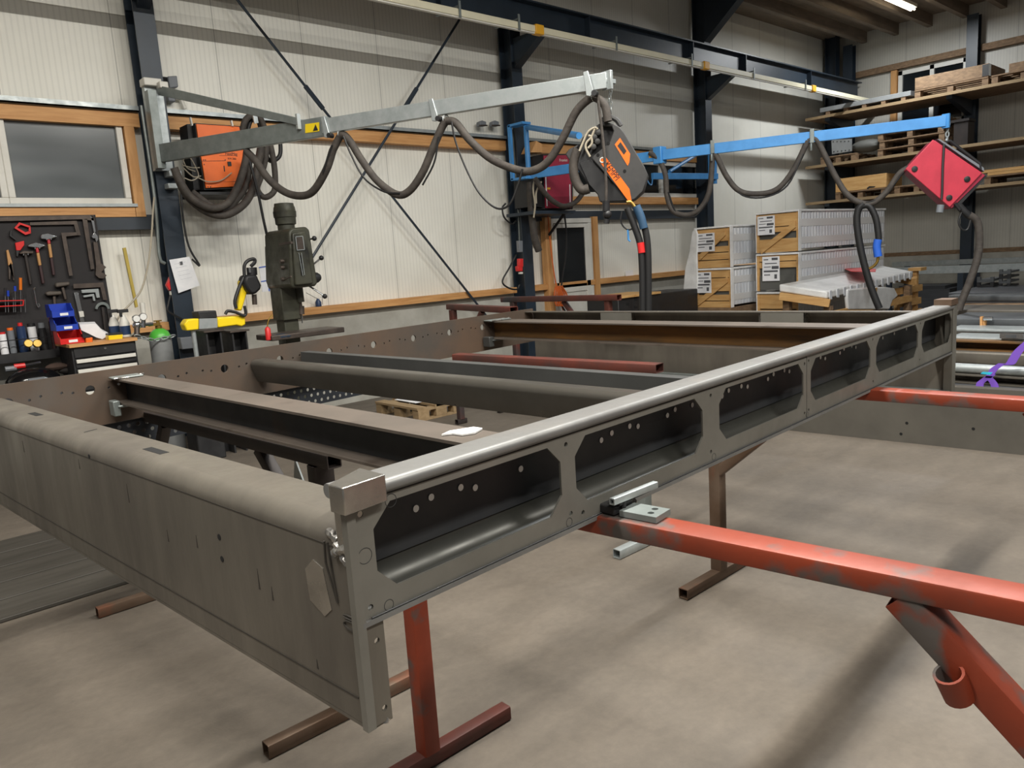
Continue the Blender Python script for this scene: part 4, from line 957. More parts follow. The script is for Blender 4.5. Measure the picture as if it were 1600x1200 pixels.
hammer('hammer with a dark steel handle on the tool board',S8([(245,520),(290,495),(420,500),(420,530),(250,535)]),0,((40,397),(48.5,445)),'darktube',None)
hammer('hammer with a red and pale wooden handle, the one hung lower',S8([(350,420),(450,385),(580,430),(500,460),(355,445)]),0,((58,387),(68,443)),'woodh',[(.14,'redh'),(.5,'woodh'),(1,'darkh')])
hammer('hammer with a red and pale wooden handle, the one hung higher',S8([(510,320),(520,285),(600,272),(725,318),(610,355),(515,345)]),0,((76,373),(84.5,430)),'woodh',[(.14,'redh'),(.52,'woodh'),(1,'darkh')])
def club(label,head,h):
    t=tool('club_hammer',label,'hammer',*h[1]); fp_(t,'head',head,'flange',yt-.03,.055,bevel=.012); part('handle',MB().bar(h[0],h[1],4.5,yt-.01,.03),M['oldsteel'],t,bevel=.005)
club('steel club hammer hung just above the blue bins',S8([(565,1020),(620,1000),(770,1000),(775,1045),(590,1060)]),((85,463),(86,482)))
club('steel club hammer hung above and right of the other club hammer',S8([(690,905),(720,892),(870,880),(880,925),(700,955)]),((98,449),(103,468)))
t=tool('wrench','bright chrome combination wrench at the edge of the tool board','wrench',151,378)
fp_(t,'shank',S8([(1130,60),(1170,55),(1200,260),(1175,270)]),'chrome'); fp_(t,'jaw',S8([(1145,320),(1180,260),(1225,310),(1230,350),(1205,395),(1190,340),(1165,340)]),'chrome'); fp_(t,'ring',S8([(1120,70),(1130,50),(1160,48),(1178,75),(1150,100)]),'chrome')
t=tool('adjustable_wrench','large dark adjustable wrench under the chrome wrench','wrench',160,434)
fp_(t,'shank',S8([(1165,380),(1220,390),(1265,660),(1200,690)]),'oldsteel',yt-.005); fp_(t,'jaw',S8([(1200,690),(1265,650),(1330,700),(1270,760),(1335,800),(1300,845),(1240,840),(1195,800)]),'oldsteel',yt-.005)
t=tool('scraper','wooden-handled scraper on the tool board beside the hacksaw','scraper',16,436)
fp_(t,'handle',S8([(80,490),(105,480),(160,660),(105,680)]),'woodh'); fp_(t,'blade',S8([(105,680),(160,660),(185,860),(165,870),(140,690),(130,860),(110,850)]),'oldsteel')
t=tool('screwdriver_rack','red wire rack holding screwdrivers on the tool board','rack',20,487)
part('rack',MB().flat(S8([(-120,1120),(300,1108),(300,1118),(-120,1130)]),yt-.08,.08).flat(S8([(-120,1190),(290,1170),(290,1182),(-120,1202)]),yt-.08,.06).flat(S8([(-120,1130),(-100,1130),(-100,1200),(-120,1202)]),yt-.08,.02).flat(S8([(290,1110),(302,1110),(296,1180),(284,1180)]),yt-.08,.02),M['redbin'],t)
for k,(x,y0,y1,mm,lab) in enumerate(((32,434,453,'orangeh','screwdriver with an orange handle standing in the red rack'),(23.5,447,455,'bluep','screwdriver with a blue handle standing next to the orange-handled one'),(12.5,454,463,'bluep','blue screwdriver with the lower round handle in the red rack'),(8,450,462,'black','dark screwdriver with a round blue cap in the red rack'),(20.5,457,465,'black','short dark screwdriver between the blue ones in the red rack'),(39,461,467,'black','short dark screwdriver at the end of the red rack'))):
    t=thing('screwdriver',lab,'screwdriver',tuple(U(x,480,y=yt-.05)))
    w=3.4 if k==0 else 2.6
    part('handle',MB().tube([U(x,y0,y=yt-.05),U(x+.1,(y0+y1)/2,y=yt-.05),U(x+.2,y1,y=yt-.05)],.012 if k==0 else .010,8),M[mm],t)
    part('shaft',MB().tube([U(x+.2,y1,y=yt-.05),U(x+.8,488,y=yt-.05)],.0035,6),M['chrome'],t)
solo('hook_spanner', MB().tube(W(((55,449),(53,452),(55,462),(57,474),(60,480),(62,478),(60,474)),yt),.005,6,smooth=3),M['chrome'],'thin wire hook hanging beside the red screwdriver rack','hook')
t=tool('caliper','long bright caliper leaning on the tool board behind the blue bins','caliper',128,503)
fp_(t,'beam',S5([(578,185),(612,182),(665,425),(630,430)]),'chrome'); fp_(t,'slider',S5([(615,335),(652,330),(660,375),(625,380)]),'white',yt-.012)
t=tool('caliper','grey caliper with two jaws under the small steel square','caliper',142,470)
fp_(t,'beam',S5([(635,165),(770,155),(782,225),(755,228),(745,185),(640,190)]),'galv'); fp_(t,'jaw',S5([(650,210),(735,195),(748,250),(730,252),(722,215),(655,225)]),'galv')
t=tool('protractor','half-round steel protractor with a long arm at the lower edge of the tool board','protractor',165,520)
arc=[(802+58*math.cos(a),315-62*math.sin(a)*.9) for a in [PI*i/12 for i in range(13)]]; arc2=[(802+38*math.cos(a),318-40*math.sin(a)*.9) for a in [PI*(12-i)/12 for i in range(13)]]
fp_(t,'arc',S5(arc+arc2),'galvd'); fp_(t,'arm',S5([(792,300),(815,300),(832,480),(815,485)]),'darktube'); fp_(t,'arm',S5([(835,310),(855,310),(880,480),(860,485)]),'darktube')
solo('spirit_level', MB().flat([(192,387.5),(197,386.5),(216,479),(212,481)],8.02,.03),M['level'],'yellow spirit level leaning on the wall beside the tool board','level',bevel=.003)
solo('gas_hose', MB().tube(W(((241,308),(239,330),(237,365),(232,410),(222,450),(208,470),(192,487),(182,503),(180,520),(188,528),(200,527),(210,520)),7.75),.009,8,smooth=6),M['hose'],'beige gas hose hanging from the column down to the regulator','hose')
solo('cable_conduit', MB().tube(W(((221,165),(226,200),(235,260),(244,330),(249,400),(258,412)),7.86),.016,8,smooth=5),M['galvd'],'grey conduit running down the edge of the first column','conduit')
# shelf with bottles
ys=7.72
zs=U(40,551,y=ys).z
sh=thing('wall_shelf','black shelf with bottles and cans under the tool board','shelf',(1.1,7.8,zs-.03))
part('board',MB().box(-.2,U(84,545,y=ys).x,ys-.02,7.995,zs-.02,zs),M['black'],sh)
part('front_rail',MB().box(-.2,U(84,545,y=ys).x,ys-.03,ys-.021,zs-.07,zs+.006).tube([(-.2,ys-.03,zs+.12),(U(84,545,y=ys).x,ys-.03,zs+.12)],.004,6),M['black'],sh)
def bottle(px, wpx, ytop, mname, label, capm=None, cappx=5, cat='bottle', name='bottle', y=ys+.08, shape=0):
    x=U(px,535,y=y).x; r=wpx/2*(U(px+1,535,y=y)-U(px,535,y=y)).length; zt=U(px,ytop,y=y).z
    z0=zs+.002; hc=(U(px,ytop,y=y)-U(px,ytop+cappx,y=y)).length
    t=thing(name,label,cat,(x,y,z0))
    if shape==0: pr=[(r,0),(r,zt-hc-z0-.25*r),(r*.6,zt-hc-z0)]
    else: pr=[(r,0),(r,zt-hc-z0)]
    part('body',MB().lathe(pr,(x,y,z0),n=16),M[mname],t)
    if capm: part('cap',MB().lathe([(r*(.55 if shape==0 else .9),0),(r*(.5 if shape==0 else .9),hc)],(x,y,zt-hc+.001),n=14),M[capm],t)
bottle(5,13,519,'paper','white tin with a red print at the end of the bottle shelf','redplug',3,'tin','tin',shape=1)
bottle(19,11,512,'greyp','grey can with an orange band on the bottle shelf','orange',4,'can','can',shape=1)
bottle(36,15,504,'bluep' if 0 else 'navy','dark blue bottle with a red cap on the bottle shelf','redplug',5)
bottle(53,14,505,'paper','white spray can with a dark cap on the bottle shelf','black',5,'can','spray_can',shape=1)
bottle(69,12,504,'black','black bottle with a square grey cap on the bottle shelf','greyp',8,shape=1)
bottle(84,7,495,'darkh','dark bottle with a red tip and yellow band next to the blue bins','redplug',6)
for k,(a,b,lab) in enumerate(((44,537,'gold-lidded jar at the shelf edge, the one below the blue bottle'),(58,537,'gold-lidded jar at the shelf edge, the one below the white spray can'))):
    c=U(a,b,y=ys-.06); t=thing('jar',lab,'jar',(c.x,c.y-.0,c.z-.03))
    part('glass',MB().lathe([(.03,-.03),(.033,0)],c,(0,-1,.25),16),M['black'],t)
    part('lid',MB().lathe([(.035,.001),(.035,.018),(.03,.022)],c,(0,-1,.25),16),M['brass'],t)
# clutter below the shelf, on a low bench
zl=.62
bn=thing('work_bench','grey bench under the shelf, mostly hidden behind the drilled plate','bench',(1.2,7.6,0))
part('top',MB().box(.2,1.53,7.3,8.0,zl-.04,zl+.14),M['sheet'],bn,bevel=.004)
for x in (.3,1.45): part('leg',MB().box(x-.03,x+.03,7.35,7.41,0,zl-.04),M['black'],bn)
hc=U(52,592,y=7.45)
t=thing('welding_helmet','glossy black welding helmet lying on the bench below the shelf','helmet',(hc.x,hc.y,zl+.14))
vis=mat('gloss_black','101012',.15)
part('shell',MB().ball((hc.x,hc.y,hc.z-.03),.2,20,(1.05,.7,.62)),vis,t)
part('window',MB().cbox((hc.x,hc.y-.13,hc.z+.0),.12,.03,.04),M['greyp'],t)
for k,(a,b,mm,lab,nm) in enumerate(((88,573,'redh','brown work glove lying beside the welding helmet','work_glove'),(108,578,'darkh','dark work glove lying nearest the drawer chest','work_glove'))):
    c=U(a,b,y=7.6); t=thing(nm,lab,'glove',(c.x,c.y,c.z-.05))
    gm=mat('glove_%d'%k,'4a3a32' if k==0 else '2c2725',.9)
    g=MB().ball(c,.08,12,(1.1,.7,.45))
    for j in range(4): g.tube([c+V((.05,-.03+.02*j,.0)),c+V((.13,-.05+.03*j,.0)),c+V((.17,-.06+.035*j,-.02))],.014,8,smooth=3)
    part('glove',g,gm,t)
for k,(a,b,mm,lab) in enumerate(((22,573,'redbin','red-handled hand tool lying left of the welding helmet'),(8,577,'greyp','grey-handled hand tool lying at the bench end'))):
    c=U(a,b,y=7.55); t=thing('hand_tool',lab,'tool',tuple(c))
    part('grip',MB().tube([c,c+V((.08,0,.0))],.022,8),M[mm],t); part('shaft',MB().tube([c+V((.08,0,0)),c+V((.2,.02,.01))],.01,6),M['chrome'],t)
# drawer chest
x0=U(112,548,y=7.3).x; x1=U(212,533,y=7.3).x; zt=1.125
cb_=thing('drawer_chest','black drawer chest with a wooden top and white handles','drawer chest',((x0+x1)/2,7.5,0))
part('carcass',MB().box(x0,x1,7.31,7.75,.08,zt-.03),M['black'],cb_,bevel=.004)
part('top_board',MB().box(x0-.02,x1+.01,7.27,7.78,zt-.029,zt),M['wood'],cb_,bevel=.003)
zz=zt-.035
for k,h in enumerate((.085,.075,.075,.10,.15)):
    a=zz-h-.012; 
    d_=part('drawer' if k else 'top_panel',MB().box(x0+.015,x1-.015,7.295,7.309,a+.01,zz),M['black'],cb_,bevel=.003)
    if k: part('handle',MB().box(x0+.02,x1-.02,7.275,7.294,zz-.036,zz-.004),M['white'],d_,bevel=.004)
    else: part('lock',MB().lathe([(.01,0),(.01,.008)],((x0+x1)/2+.0,7.295,zz-.03),(0,-1,0),12),M['chrome'],d_)
    zz=a
for x in (x0+.06,x1-.06): part('caster',MB().lathe([(.038,-.015),(.038,.015)],(x,7.4,.04),(1,0,0),14).lathe([(.038,-.015),(.038,.015)],(x,7.68,.04),(1,0,0),14),M['rubber'],cb_)
# bins and things on the chest
def bin_(label, px0,px1, ztop, h, y, mname, dep=.22):
    xa=U(px0,520,y=y).x; xb=U(px1,520,y=y).x; z0=ztop-h
    t=thing('storage_bin',label,'bin',((xa+xb)/2,y+dep/2,z0))
    th=.006
    m=MB().box(xa,xb,y,y+dep,z0,z0+th).box(xa,xa+th,y,y+dep,z0+th,z0+h*.55).box(xb-th,xb,y,y+dep,z0+th,z0+h*.55).box(xa,xb,y+dep-th,y+dep,z0+th,ztop).box(xa+th,xb-th,y,y+th,z0+th,z0+h*.42)
    for xx in (xa,xb-th): m.prism([(xx,y+.03,z0+h*.55),(xx,y+dep,z0+h*.55),(xx,y+dep,ztop),(xx,y+.08,ztop)],(th,0,0))
    part('tray',m,M[mname],t)
    part('label_card',MB().box(xa+(xb-xa)*.35,xa+(xb-xa)*.72,y-.003,y-.0005,z0+h*.1,z0+h*.3),M['paper'],t)
ybn=7.42
zr0=zt+.002
hb=.112
bin_('red open storage bin standing on the drawer chest',92,130,zr0+hb,hb,ybn-.06,'redbin')
bin_('blue open storage bin stacked directly on the red bin',89,124,zr0+2*hb+.004,hb,ybn-.02,'bluep')
bin_('blue open storage bin on top of the bin stack',86,121,zr0+3*hb+.008,hb,ybn+.0,'bluep')
pp=[U(a,b,y=7.5) for a,b in ((124,507),(150,506),(160,517),(171,523),(160,530),(150,527),(138,521),(127,516))]
solo('crumpled_paper',MB().prism(pp,(0.02,.12,0.015)),M['paper'],'crumpled white paper on the drawer chest','paper')
def block(name,label,cat,pts,y,t,mm,lid=None):
    r=thing(name,label,cat,tuple(U(sum(p[0] for p in pts)/len(pts),max(p[1] for p in pts),y=y)))
    part('body',MB().flat(pts,y,t),M[mm],r,bevel=.006)
    if lid: part('lid',MB().flat(lid,y-.003,t+.006),M['black'],r)
block('plastic_box','small yellow box with a dark rim on the drawer chest','box',[(169.5,524),(192,522),(192,530),(170,532)],7.34,.1,'yellow',[(170,521.5),(192,519.5),(192,522),(170,524)])
block('plastic_box','small orange box beside the red bin','box',[(134,528),(145,527),(145,536),(135,537)],7.33,.06,'orange',[(129,522),(141,524),(142,527),(130,528)])
def spray(label,px,y):
    t=thing('spray_bottle',label,'spray bottle',tuple(U(px,526,y=y)))
    c=U(px,526,y=y); r=.045
    part('body',MB().lathe([(r,0),(r,.12),(r*.35,.2)],c,n=14),M['white'],t); part('band',MB().lathe([(r+.001,.02),(r+.001,.10)],c,n=14),M['navy'],t)
    part('trigger',MB().cbox(c+V((0,-.01,.235)),.09,.03,.03).cbox(c+V((-.02,-.01,.21)),.02,.02,.05),M['black'],t)
spray('spray bottle with a dark trigger beside the pressure gauges',197,7.5)
spray('spray bottle with a dark trigger half hidden behind the gas hose',181,7.62)
# gas cylinder
ycy=7.5; gx=U(249,520,y=ycy).x; rc_=.098
sh_=U(247,531,y=ycy-.1).z
gc=thing('gas_cylinder','gas cylinder with a grey body and bright green shoulder beside the drawer chest','gas cylinder',(gx,ycy,0))
part('body',MB().lathe([(rc_*.95,0),(rc_,.03),(rc_,sh_)],(gx,ycy,0),n=28),M['cylgrey'],gc)
part('shoulder',MB().lathe([(rc_*.99,sh_-.0),(rc_*.95,sh_+.03),(rc_*.8,sh_+.065),(rc_*.5,sh_+.09),(rc_*.25,sh_+.1)],(gx,ycy,0),n=28),M['green'],gc,'bright green shoulder')
part('valve',MB().lathe([(.03,sh_+.1),(.03,sh_+.125),(.016,sh_+.13),(.016,sh_+.17)],(gx,ycy,0),n=14).cbox((gx,ycy,sh_+.17),.07,.015,.012).cbox((gx-.04,ycy-.02,sh_+.14),.1,.025,.025),M['brass'],gc)
gr=thing('gas_regulator','gas regulator with two round gauges beside the green cylinder top','regulator',tuple(U(214,520,y=7.4)))
for a,b in ((213.5,498),(224,495)):
    c=U(a,b,y=7.36); d=part('gauge',MB().lathe([(.034,0),(.034,.03)],c,(0,1,0),18),M['chrome'],gr); part('gauge_face',MB().lathe([(.029,.0),(.029,.002)],c,(0,-1,0),18),M['gauge'],d)
part('body',MB().ball(U(214,508,y=7.4),.04,12).tube([U(214,508,y=7.4),U(238,506,y=7.45)],.016,8).tube([U(224,500,y=7.4),U(224,512,y=7.4)],.02,8),M['chrome'],gr)
part('flow_tube',MB().tube([U(222,473,y=7.42),U(224,490,y=7.42)],.022,10),M['white'],gr)
part('adjusting_knob',MB().tube([U(214,512,y=7.38),U(214,524,y=7.36)],.024,10),M['oldsteel'],gr)
solo('safety_chain',chain(chain(MB(),U(210,524,y=7.3),U(240,532,y=ycy-rc_-.03),.02,.006),U(240,532,y=ycy-rc_-.03),U(274,524,y=7.4),.02,.006),M['galv'],'galvanised safety chain around the green-topped gas cylinder','chain')
# paper and plug on the column
sheet=[(264.5,406),(296,401),(312,446),(279,458)]
t=thing('paper_sheet','creased white paper sheet clipped to the first column','paper',tuple(U(290,450,y=7.78)))
part('sheet',MB().flat(sheet,7.785,.004),M['paper'],t)
m=MB()
for k in range(5): m.bar((272+k*2.5,413+k*6),(290+k*2.5,409+k*6),.35,7.7835,.001)
part('faint_print',m,mat('faint_print','b9bac0',.8),t); part('clip',MB().flat([(281,409),(285,408),(286,413),(282,413)],7.77,.014),M['chrome'],t)
t=thing('plug_socket','red plug hanging at the edge of the first column','plug',tuple(U(267,462,y=7.85)))
part('plug',MB().flat([(266,432),(269,436),(270,452),(265,454),(260,446)],7.83,.05),M['redplug'],t,bevel=.006); part('tip',MB().flat([(266,455),(270,455),(270,461),(267,461)],7.83,.04),M['white'],t)
solo('power_cable',MB().tube(W(((266,462),(263,475),(262,485),(272,492),(290,502)),7.78),.010,6,smooth=5).tube(W(((283,300),(286,340),(295,385),(312,415),(300,405)),7.78),.010,6,smooth=5),M['rubber'],'black cord looped along the first column beside the paper','cord')
# yellow tapping arm
ya=6.8
ta=thing('tapping_arm','yellow jointed arm with a black covered head on a yellow beam','machine arm',tuple(U(335,540,y=ya)))
part('beam',MB().flat([(288,507),(293,499),(311,497.5),(311,515),(292,517)],ya,.12).flat([(340,496),(383,493),(384,507),(378,510),(370,508),(341,512)],ya,.12),M['yellow'],ta,'yellow beam',.01)
part('beam_plate',MB().flat([(311.2,498),(339.8,497),(339.8,512),(311.2,514)],ya+.01,.1),M['galv'],ta)
part('control_box',MB().flat([(309,487),(338,485),(340,496),(312,499)],ya+.02,.16),M['black'],ta,bevel=.008)
part('upright_arm',MB().flat([(378,438),(388,452),(378,486),(371,484)],ya+.02,.09).flat([(376,440),(382,434),(384,446),(378,452)],ya+.02,.09),M['yellow'],ta,'yellow upright arm',.012)
part('gas_spring',MB().tube(W(((369,482),(367,470),(374,448),(381,433)),ya),.016,8,smooth=3),M['black'],ta)
part('cable',MB().tube(W(((352,491),(356,486),(368,488),(380,493),(384,490),(382,478)),ya-.02),.014,8,smooth=5).tube(W(((382,432),(382,415),(388,407),(397,405),(398,410),(392,416)),ya-.01),.016,8,smooth=5),M['rubber'],ta)
hp_=[(384,430),(402,428),(405,436),(410,446),(408,452),(400,460),(392,460),(386,452),(382,440)]
part('covered_head',MB().flat(hp_,ya-.05,.16),M['rubber'],ta,'black fabric covered head',.03)
part('motor',MB().tube(W(((393,418),(394,430)),ya),.075/1.6,12),M['black'],ta); part('motor_ring',MB().tube(W(((390,418),(391,426)),ya-.03),.014,8),M['chrome'],ta)
part('chuck',MB().tube(W(((397,460),(398,476)),ya+.02),.022,10),M['oldsteel'],ta)
part('column',MB().tube([U(302,517,y=ya+.05),V((U(302,517,y=ya+.05).x,ya+.05,.62))],.02,10),M['galv'],ta)
part('pedestal',MB().box(U(302,517,y=ya).x-.12,U(302,517,y=ya).x+.12,ya-.08,ya+.18,0,.62),M['black'],ta,bevel=.01)
for k,(a,lab) in enumerate(((331,'black steel support standing below the yellow beam'),(371,'black steel support standing nearer the drill press'))):
    x=U(a,525,y=ya+.05).x; zt2=U(a,518,y=ya+.05).z
    t=thing('machine_stand',lab,'stand',(x,ya+.15,0))
    part('post',MB().box(x-.07,x-.055,ya,ya+.3,0,zt2).box(x+.055,x+.07,ya,ya+.3,0,zt2).box(x-.055,x+.055,ya+.14,ya+.155,0,zt2),M['black'],t); part('cap',MB().box(x-.09,x+.09,ya-.02,ya+.32,zt2,zt2+.015),M['oldsteel'],t)
bx=U(291,550,y=6.95)
block('socket_box','grey socket box on the column beside the gas cylinder','socket box',[(281.5,528),(313,525),(315,543),(285,546)],7.7,.1,'greyp')
# drill press
yd=6.8
dp=thing('drill_press','old dark green drill press with ball-ended levers','drill press',(U(440,520,y=yd).x,yd+.1,0))
def zp(a,b,y=yd): return U(a,b,y=y)
mt=U(447.5,357,y=6.96); r=.095
part('motor',MB().lathe([(r*.85,-.09),(r*.85,-.02),(r*.85,.03),(r*1.02,.04),(r*1.05,.1),(r*1.12,.105),(r*1.15,.16),(r*1.1,.165),(r*1.05,.2),(r*.98,.21),(r*.95,.235),(r*.6,.24)],mt,n=24),M['machine'],dp)
part('head',MB().prism([U(a,b,y=6.6) for a,b in ((451,362),(456,356),(479,354),(484,359),(497,443),(493,447),(460,451),(455,447))],(0,.52,0)),M['machine'],dp,bevel=.02)
part('rear_housing',MB().prism([U(a,b,y=7.12) for a,b in ((421,385),(425,379),(440,378),(445,450),(428,453),(423,440))],(0,.12,0)),M['machine'],dp,bevel=.02)
part('front_cover',MB().prism([U(a,b,y=6.565) for a,b in ((457,364),(478,361),(490,443),(462,446))],(0,.034,0)),M['machine'],dp,bevel=.012)
fr1=MB().bar((462,370),(473,369),1,6.553,.004).bar((464,391),(476,390),1,6.553,.004).bar((462,370),(464.5,391),1,6.553,.004).bar((473,369),(476,390),1,6.553,.004)
part('dial_plate',MB().flat([(462,370),(473,369),(476,390),(464,391)],6.558,.004),M['oldsteel'],dp); part('dial_frame',fr1,M['galv'],dp)
part('depth_slot',MB().flat([(467.5,399),(470.5,399),(474,430),(471,430)],6.558,.004),M['hole'],dp); part('scale',MB().bar((467,395),(473.5,431),.8,6.555,.003).bar((471,395),(476,430),.8,6.555,.003),M['galv'],dp)
for pts in (((484,375),(491,372.5)),((490,422),(502,403)),((492,444),(507.5,463))):
    p=zp(*pts[0],y=6.66)+V((-.05,.06,0));q=zp(*pts[1],y=6.62)
    l_=part('lever',MB().tube([p,q],.009,8),M['chrome'],dp); part('lever_ball',MB().ball(q,.024,12),M['black'],l_)
part('hub',MB().lathe([(.05,0),(.05,.05),(.03,.08)],zp(491,434,y=6.68)+V((-.02,0,0)),(1,0,0),16),M['black'],dp)
m=MB()
xs_=U(453,400,y=6.6).x-.01
for a,b in ((442,408),(443,418),(444,436)): m.lathe([(.022,-.01),(.018,.03)],U(a,b,x=xs_),(-1,0,0),10)
m.tube([U(436,382,x=xs_-.03),U(456,379,x=xs_-.05)],.012,8).tube([U(444,437,x=xs_-.03),U(455,432,x=xs_-.06)],.007,8)
part('control_knob',m,M['oldsteel'],dp)
part('spindle',MB().tube([zp(466,448,y=yd+.08),zp(469,472,y=yd+.08)],.042,14),M['machine'],dp)
part('chuck',MB().tube([zp(469,472,y=yd+.08),zp(470,479,y=yd+.08)],.016,10).tube([zp(470.5,478,y=yd+.08),zp(471,491,y=yd+.08)],.03,12),M['oldsteel'],dp); part('drill_bit',MB().tube([zp(471.5,491,y=yd+.08),zp(472.5,505,y=yd+.08)],.007,6),M['chrome'],dp)
c0=zp(443,455,y=yd+.2)
part('column',MB().box(c0.x-.075,c0.x+.075,yd+.1,yd+.28,0.1,c0.z+.05),M['machine'],dp,bevel=.01)
part('column_collar',MB().box(c0.x-.095,c0.x+.095,yd+.07,yd+.3,zp(440,502,y=yd+.07).z,zp(440,448,y=yd+.07).z),M['machine'],dp,bevel=.012)
part('base',MB().box(c0.x-.3,c0.x+.35,yd-.45,yd+.45,0,.1),M['machine'],dp,bevel=.02)
tz=zp(430,522,y=yd-.1).z
part('work_table',MB().box(U(406,525,y=yd).x,U(519,519,y=yd).x+.0,yd-.25,yd+.09,tz-.05,tz),M['oldsteel'],dp,bevel=.008)
ps=thing('notice_frame','blue-framed white notice hanging between the drill press and the black head','notice',tuple(U(413,455,y=7.9)))
part('sheet',MB().flat([(405,418),(417,416),(421,455),(410,456)],7.9,.01),M['paper'],ps)
part('border',MB().bar((405,418),(417,416),1.6,7.895,.01).bar((417,416),(421,455),1.6,7.895,.01).bar((408,440),(419,438),1.4,7.895,.01),mat('border_blue','3a62c4',.5),ps)
t=thing('spray_bottle','red squeeze bottle standing on the drill press table','bottle',tuple(U(419,531,y=6.6)))
c=U(420,531,y=6.6); part('body',MB().lathe([(.026,0),(.026,.1),(.01,.12)],c,n=14),M['redplug'],t); part('nozzle',MB().tube([c+V((0,0,.12)),c+V((.02,0,.18)),c+V((.06,0,.22))],.006,6,smooth=3),M['brass'],t)
t=thing('cleaning_rag','dark blue rag lying on the drill press table','rag',tuple(U(438,527,y=6.6)))
c=U(439,526,y=6.6); g=MB().ball(c,.07,14,(1.2,.8,.4)).ball(c+V((.05,-.02,.0)),.045,12,(1.2,.8,.5)); part('cloth',g,mat('rag','2b3746',.95,bump=.4,bscale=30),t)
t=thing('oil_can','small blue oil can with a thin spout on the wooden sill','oil can',tuple(U(499,491,y=7.98)))
c=V((U(499,490,y=8.04).x,8.04,1.202)); part('body',MB().lathe([(.035,0),(.035,.05),(.012,.09)],c,n=14),M['navy'],t); part('spout',MB().tube([c+V((0,0,.09)),c+V((-.04,-.0,.11)),c+V((-.14,-.0,.17))],.004,6,smooth=3).tube([c+V((.01,0,.08)),c+V((.06,0,.12)),c+V((.05,0,.02))],.004,6),M['chrome'],t)
for k,(a,b) in enumerate(((632,474),(648,471),(690,468))):
    c=U(a,b+2,y=8.05); g=MB(); random.seed(k)
    for j in range(9): p=c+V((random.uniform(-.08,.08),random.uniform(-.03,.03),.005+random.random()*.03)); g.tube([p,p+V((random.uniform(-.05,.05),random.uniform(-.02,.02),random.uniform(-.005,.03)))],.006,5)
    solo('scrap_wire',g,M['oldsteel'],('small heap of scrap wire on the sill, the one nearer the drill press','small heap of scrap wire on the sill, beside the first heap','loose scrap bits on the sill close to the bracing rod')[k],'scrap')
# ================================================================== wrapped crates
def pwrap(th,x0,x1,y0,y1,z0,z1,lab,nstr,front=True):
    # sheets wrapped in film behind a crate end panel that faces -x
    n=max(3,int((x1-x0)/.09)); 
    m=MB()
    for k in range(n):
        a=x0+.05+(x1-x0-.05)*k/n; b=x0+.05+(x1-x0-.05)*(k+.8)/n
        m.box(a,b,y0+.012,y1-.01,z0+.03,z1-.02)
    m.box(x0+.05,x1,y0+.016,y1-.015,z0+.03,z1-.025)
    part('wrapped_sheets',m,M['film'],th,'white translucent wrapped sheets',.008)
    m=MB()
    for a,b in ((z0+.10,z0+.19),(z1-.22,z1-.12)): m.box(x0+.05,x1-.02,y0+.008,y0+.0118,a,b)
    part('inner_batten',m,mat('batten_through_film','d6d5d3',.4),th)
def crate(label,x0,x1,y0,y1,z0,z1,boards,diag,noteyz=None,film=True,group=None):
    t=thing('wrapped_crate',label,'crate',((x0+x1)/2,(y0+y1)/2,z0),group)
    h=z1-z0; 
    m=MB()
    for a,b in boards: m.box(x0,x0+.022,y0+.035,y1-.035,z0+h*a,z0+h*b)
    part('end_board',m,M['crate'],t,bevel=.003)
    m=MB().box(x0-.004,x0+.03,y0,y0+.034,z0,z1).box(x0-.004,x0+.03,y1-.034,y1,z0,z1)
    part('corner_post',m,M['crate'],t,bevel=.003)
    part('dark_interior',MB().box(x0+.03,x0+.045,y0+.03,y1-.03,z0+.03,z1-.03),M['slate'],t)
    if diag:
        (ya,za),(yb,zb_)=diag; p=V((x0-.014,y0+(y1-y0)*ya,z0+h*za)); q=V((x0-.014,y0+(y1-y0)*yb,z0+h*zb_))
        part('diagonal_board',MB().sweep(p,q,[(-.012,-.045),(.012,-.045),(.012,.045),(-.012,.045)],up=(0,0,1),side=(1,0,0)),M['crate'],t,bevel=.003)
    if noteyz:
        ya,za,w,hh=noteyz; yy=y0+(y1-y0)*ya; z_=z0+h*za
        n=part('delivery_note',MB().box(x0-.032,x0-.028,yy-w,yy,z_-hh,z_),M['paper'],t,'white delivery note')
        g=MB()
        for k,(b0,b1,zz,th) in enumerate(((.08,.35,.12,.02),(.55,.9,.1,.05),(.15,.85,.28,.02),(.1,.5,.42,.015),(.55,.95,.45,.06),(.08,.9,.60,.035),(.1,.45,.75,.02),(.7,.85,.82,.09))):
            g.box(x0-.0335,x0-.0322,yy-w*b1,yy-w*b0,z_-hh*zz-hh*th,z_-hh*zz+hh*th)
        part('print',g,M['print_'],n)
    if film: pwrap(t,x0,x1,y0,y1,z0,z1,label,0)
    fm=MB().box(x0-.02,x1,y0-.006,y1+.006,z1-.02,z1+.006).box(x0-.02,x0+.06,y0-.008,y0+.0,z0,z1).box(x0-.02,x0+.06,y1,y1+.008,z0,z1)
    part('foil_edge',fm,M['filmw'],t,bevel=.004)
    return t
zA1=U(1087,357,x=9.6).z; ya1=U(1086,357,x=9.6).y; ya0=U(1141,352,x=9.6).y; zAm=U(1110,418,x=9.6).z; 
yb1=U(1182,335,x=10).y; yb0=U(1248,330,x=10).y; zB1=U(1182,334,x=10).z; zBm=U(1200,397,x=10).z; zBb=U(1200,457,x=10).z
xA2=10.6
zAm=U(1110,420,x=9.6).z
crate('wrapped crate on top of the left-hand crate stack with a foil flap',9.6,xA2,ya0,ya1,zAm+.012,zA1,((.0,.18),(.2,.36),(.38,.52),(.64,.95)),((.85,.28),(.12,.85)),(.93,.86,.30,.26))
zAl=zAm-(zA1-zAm)*.95
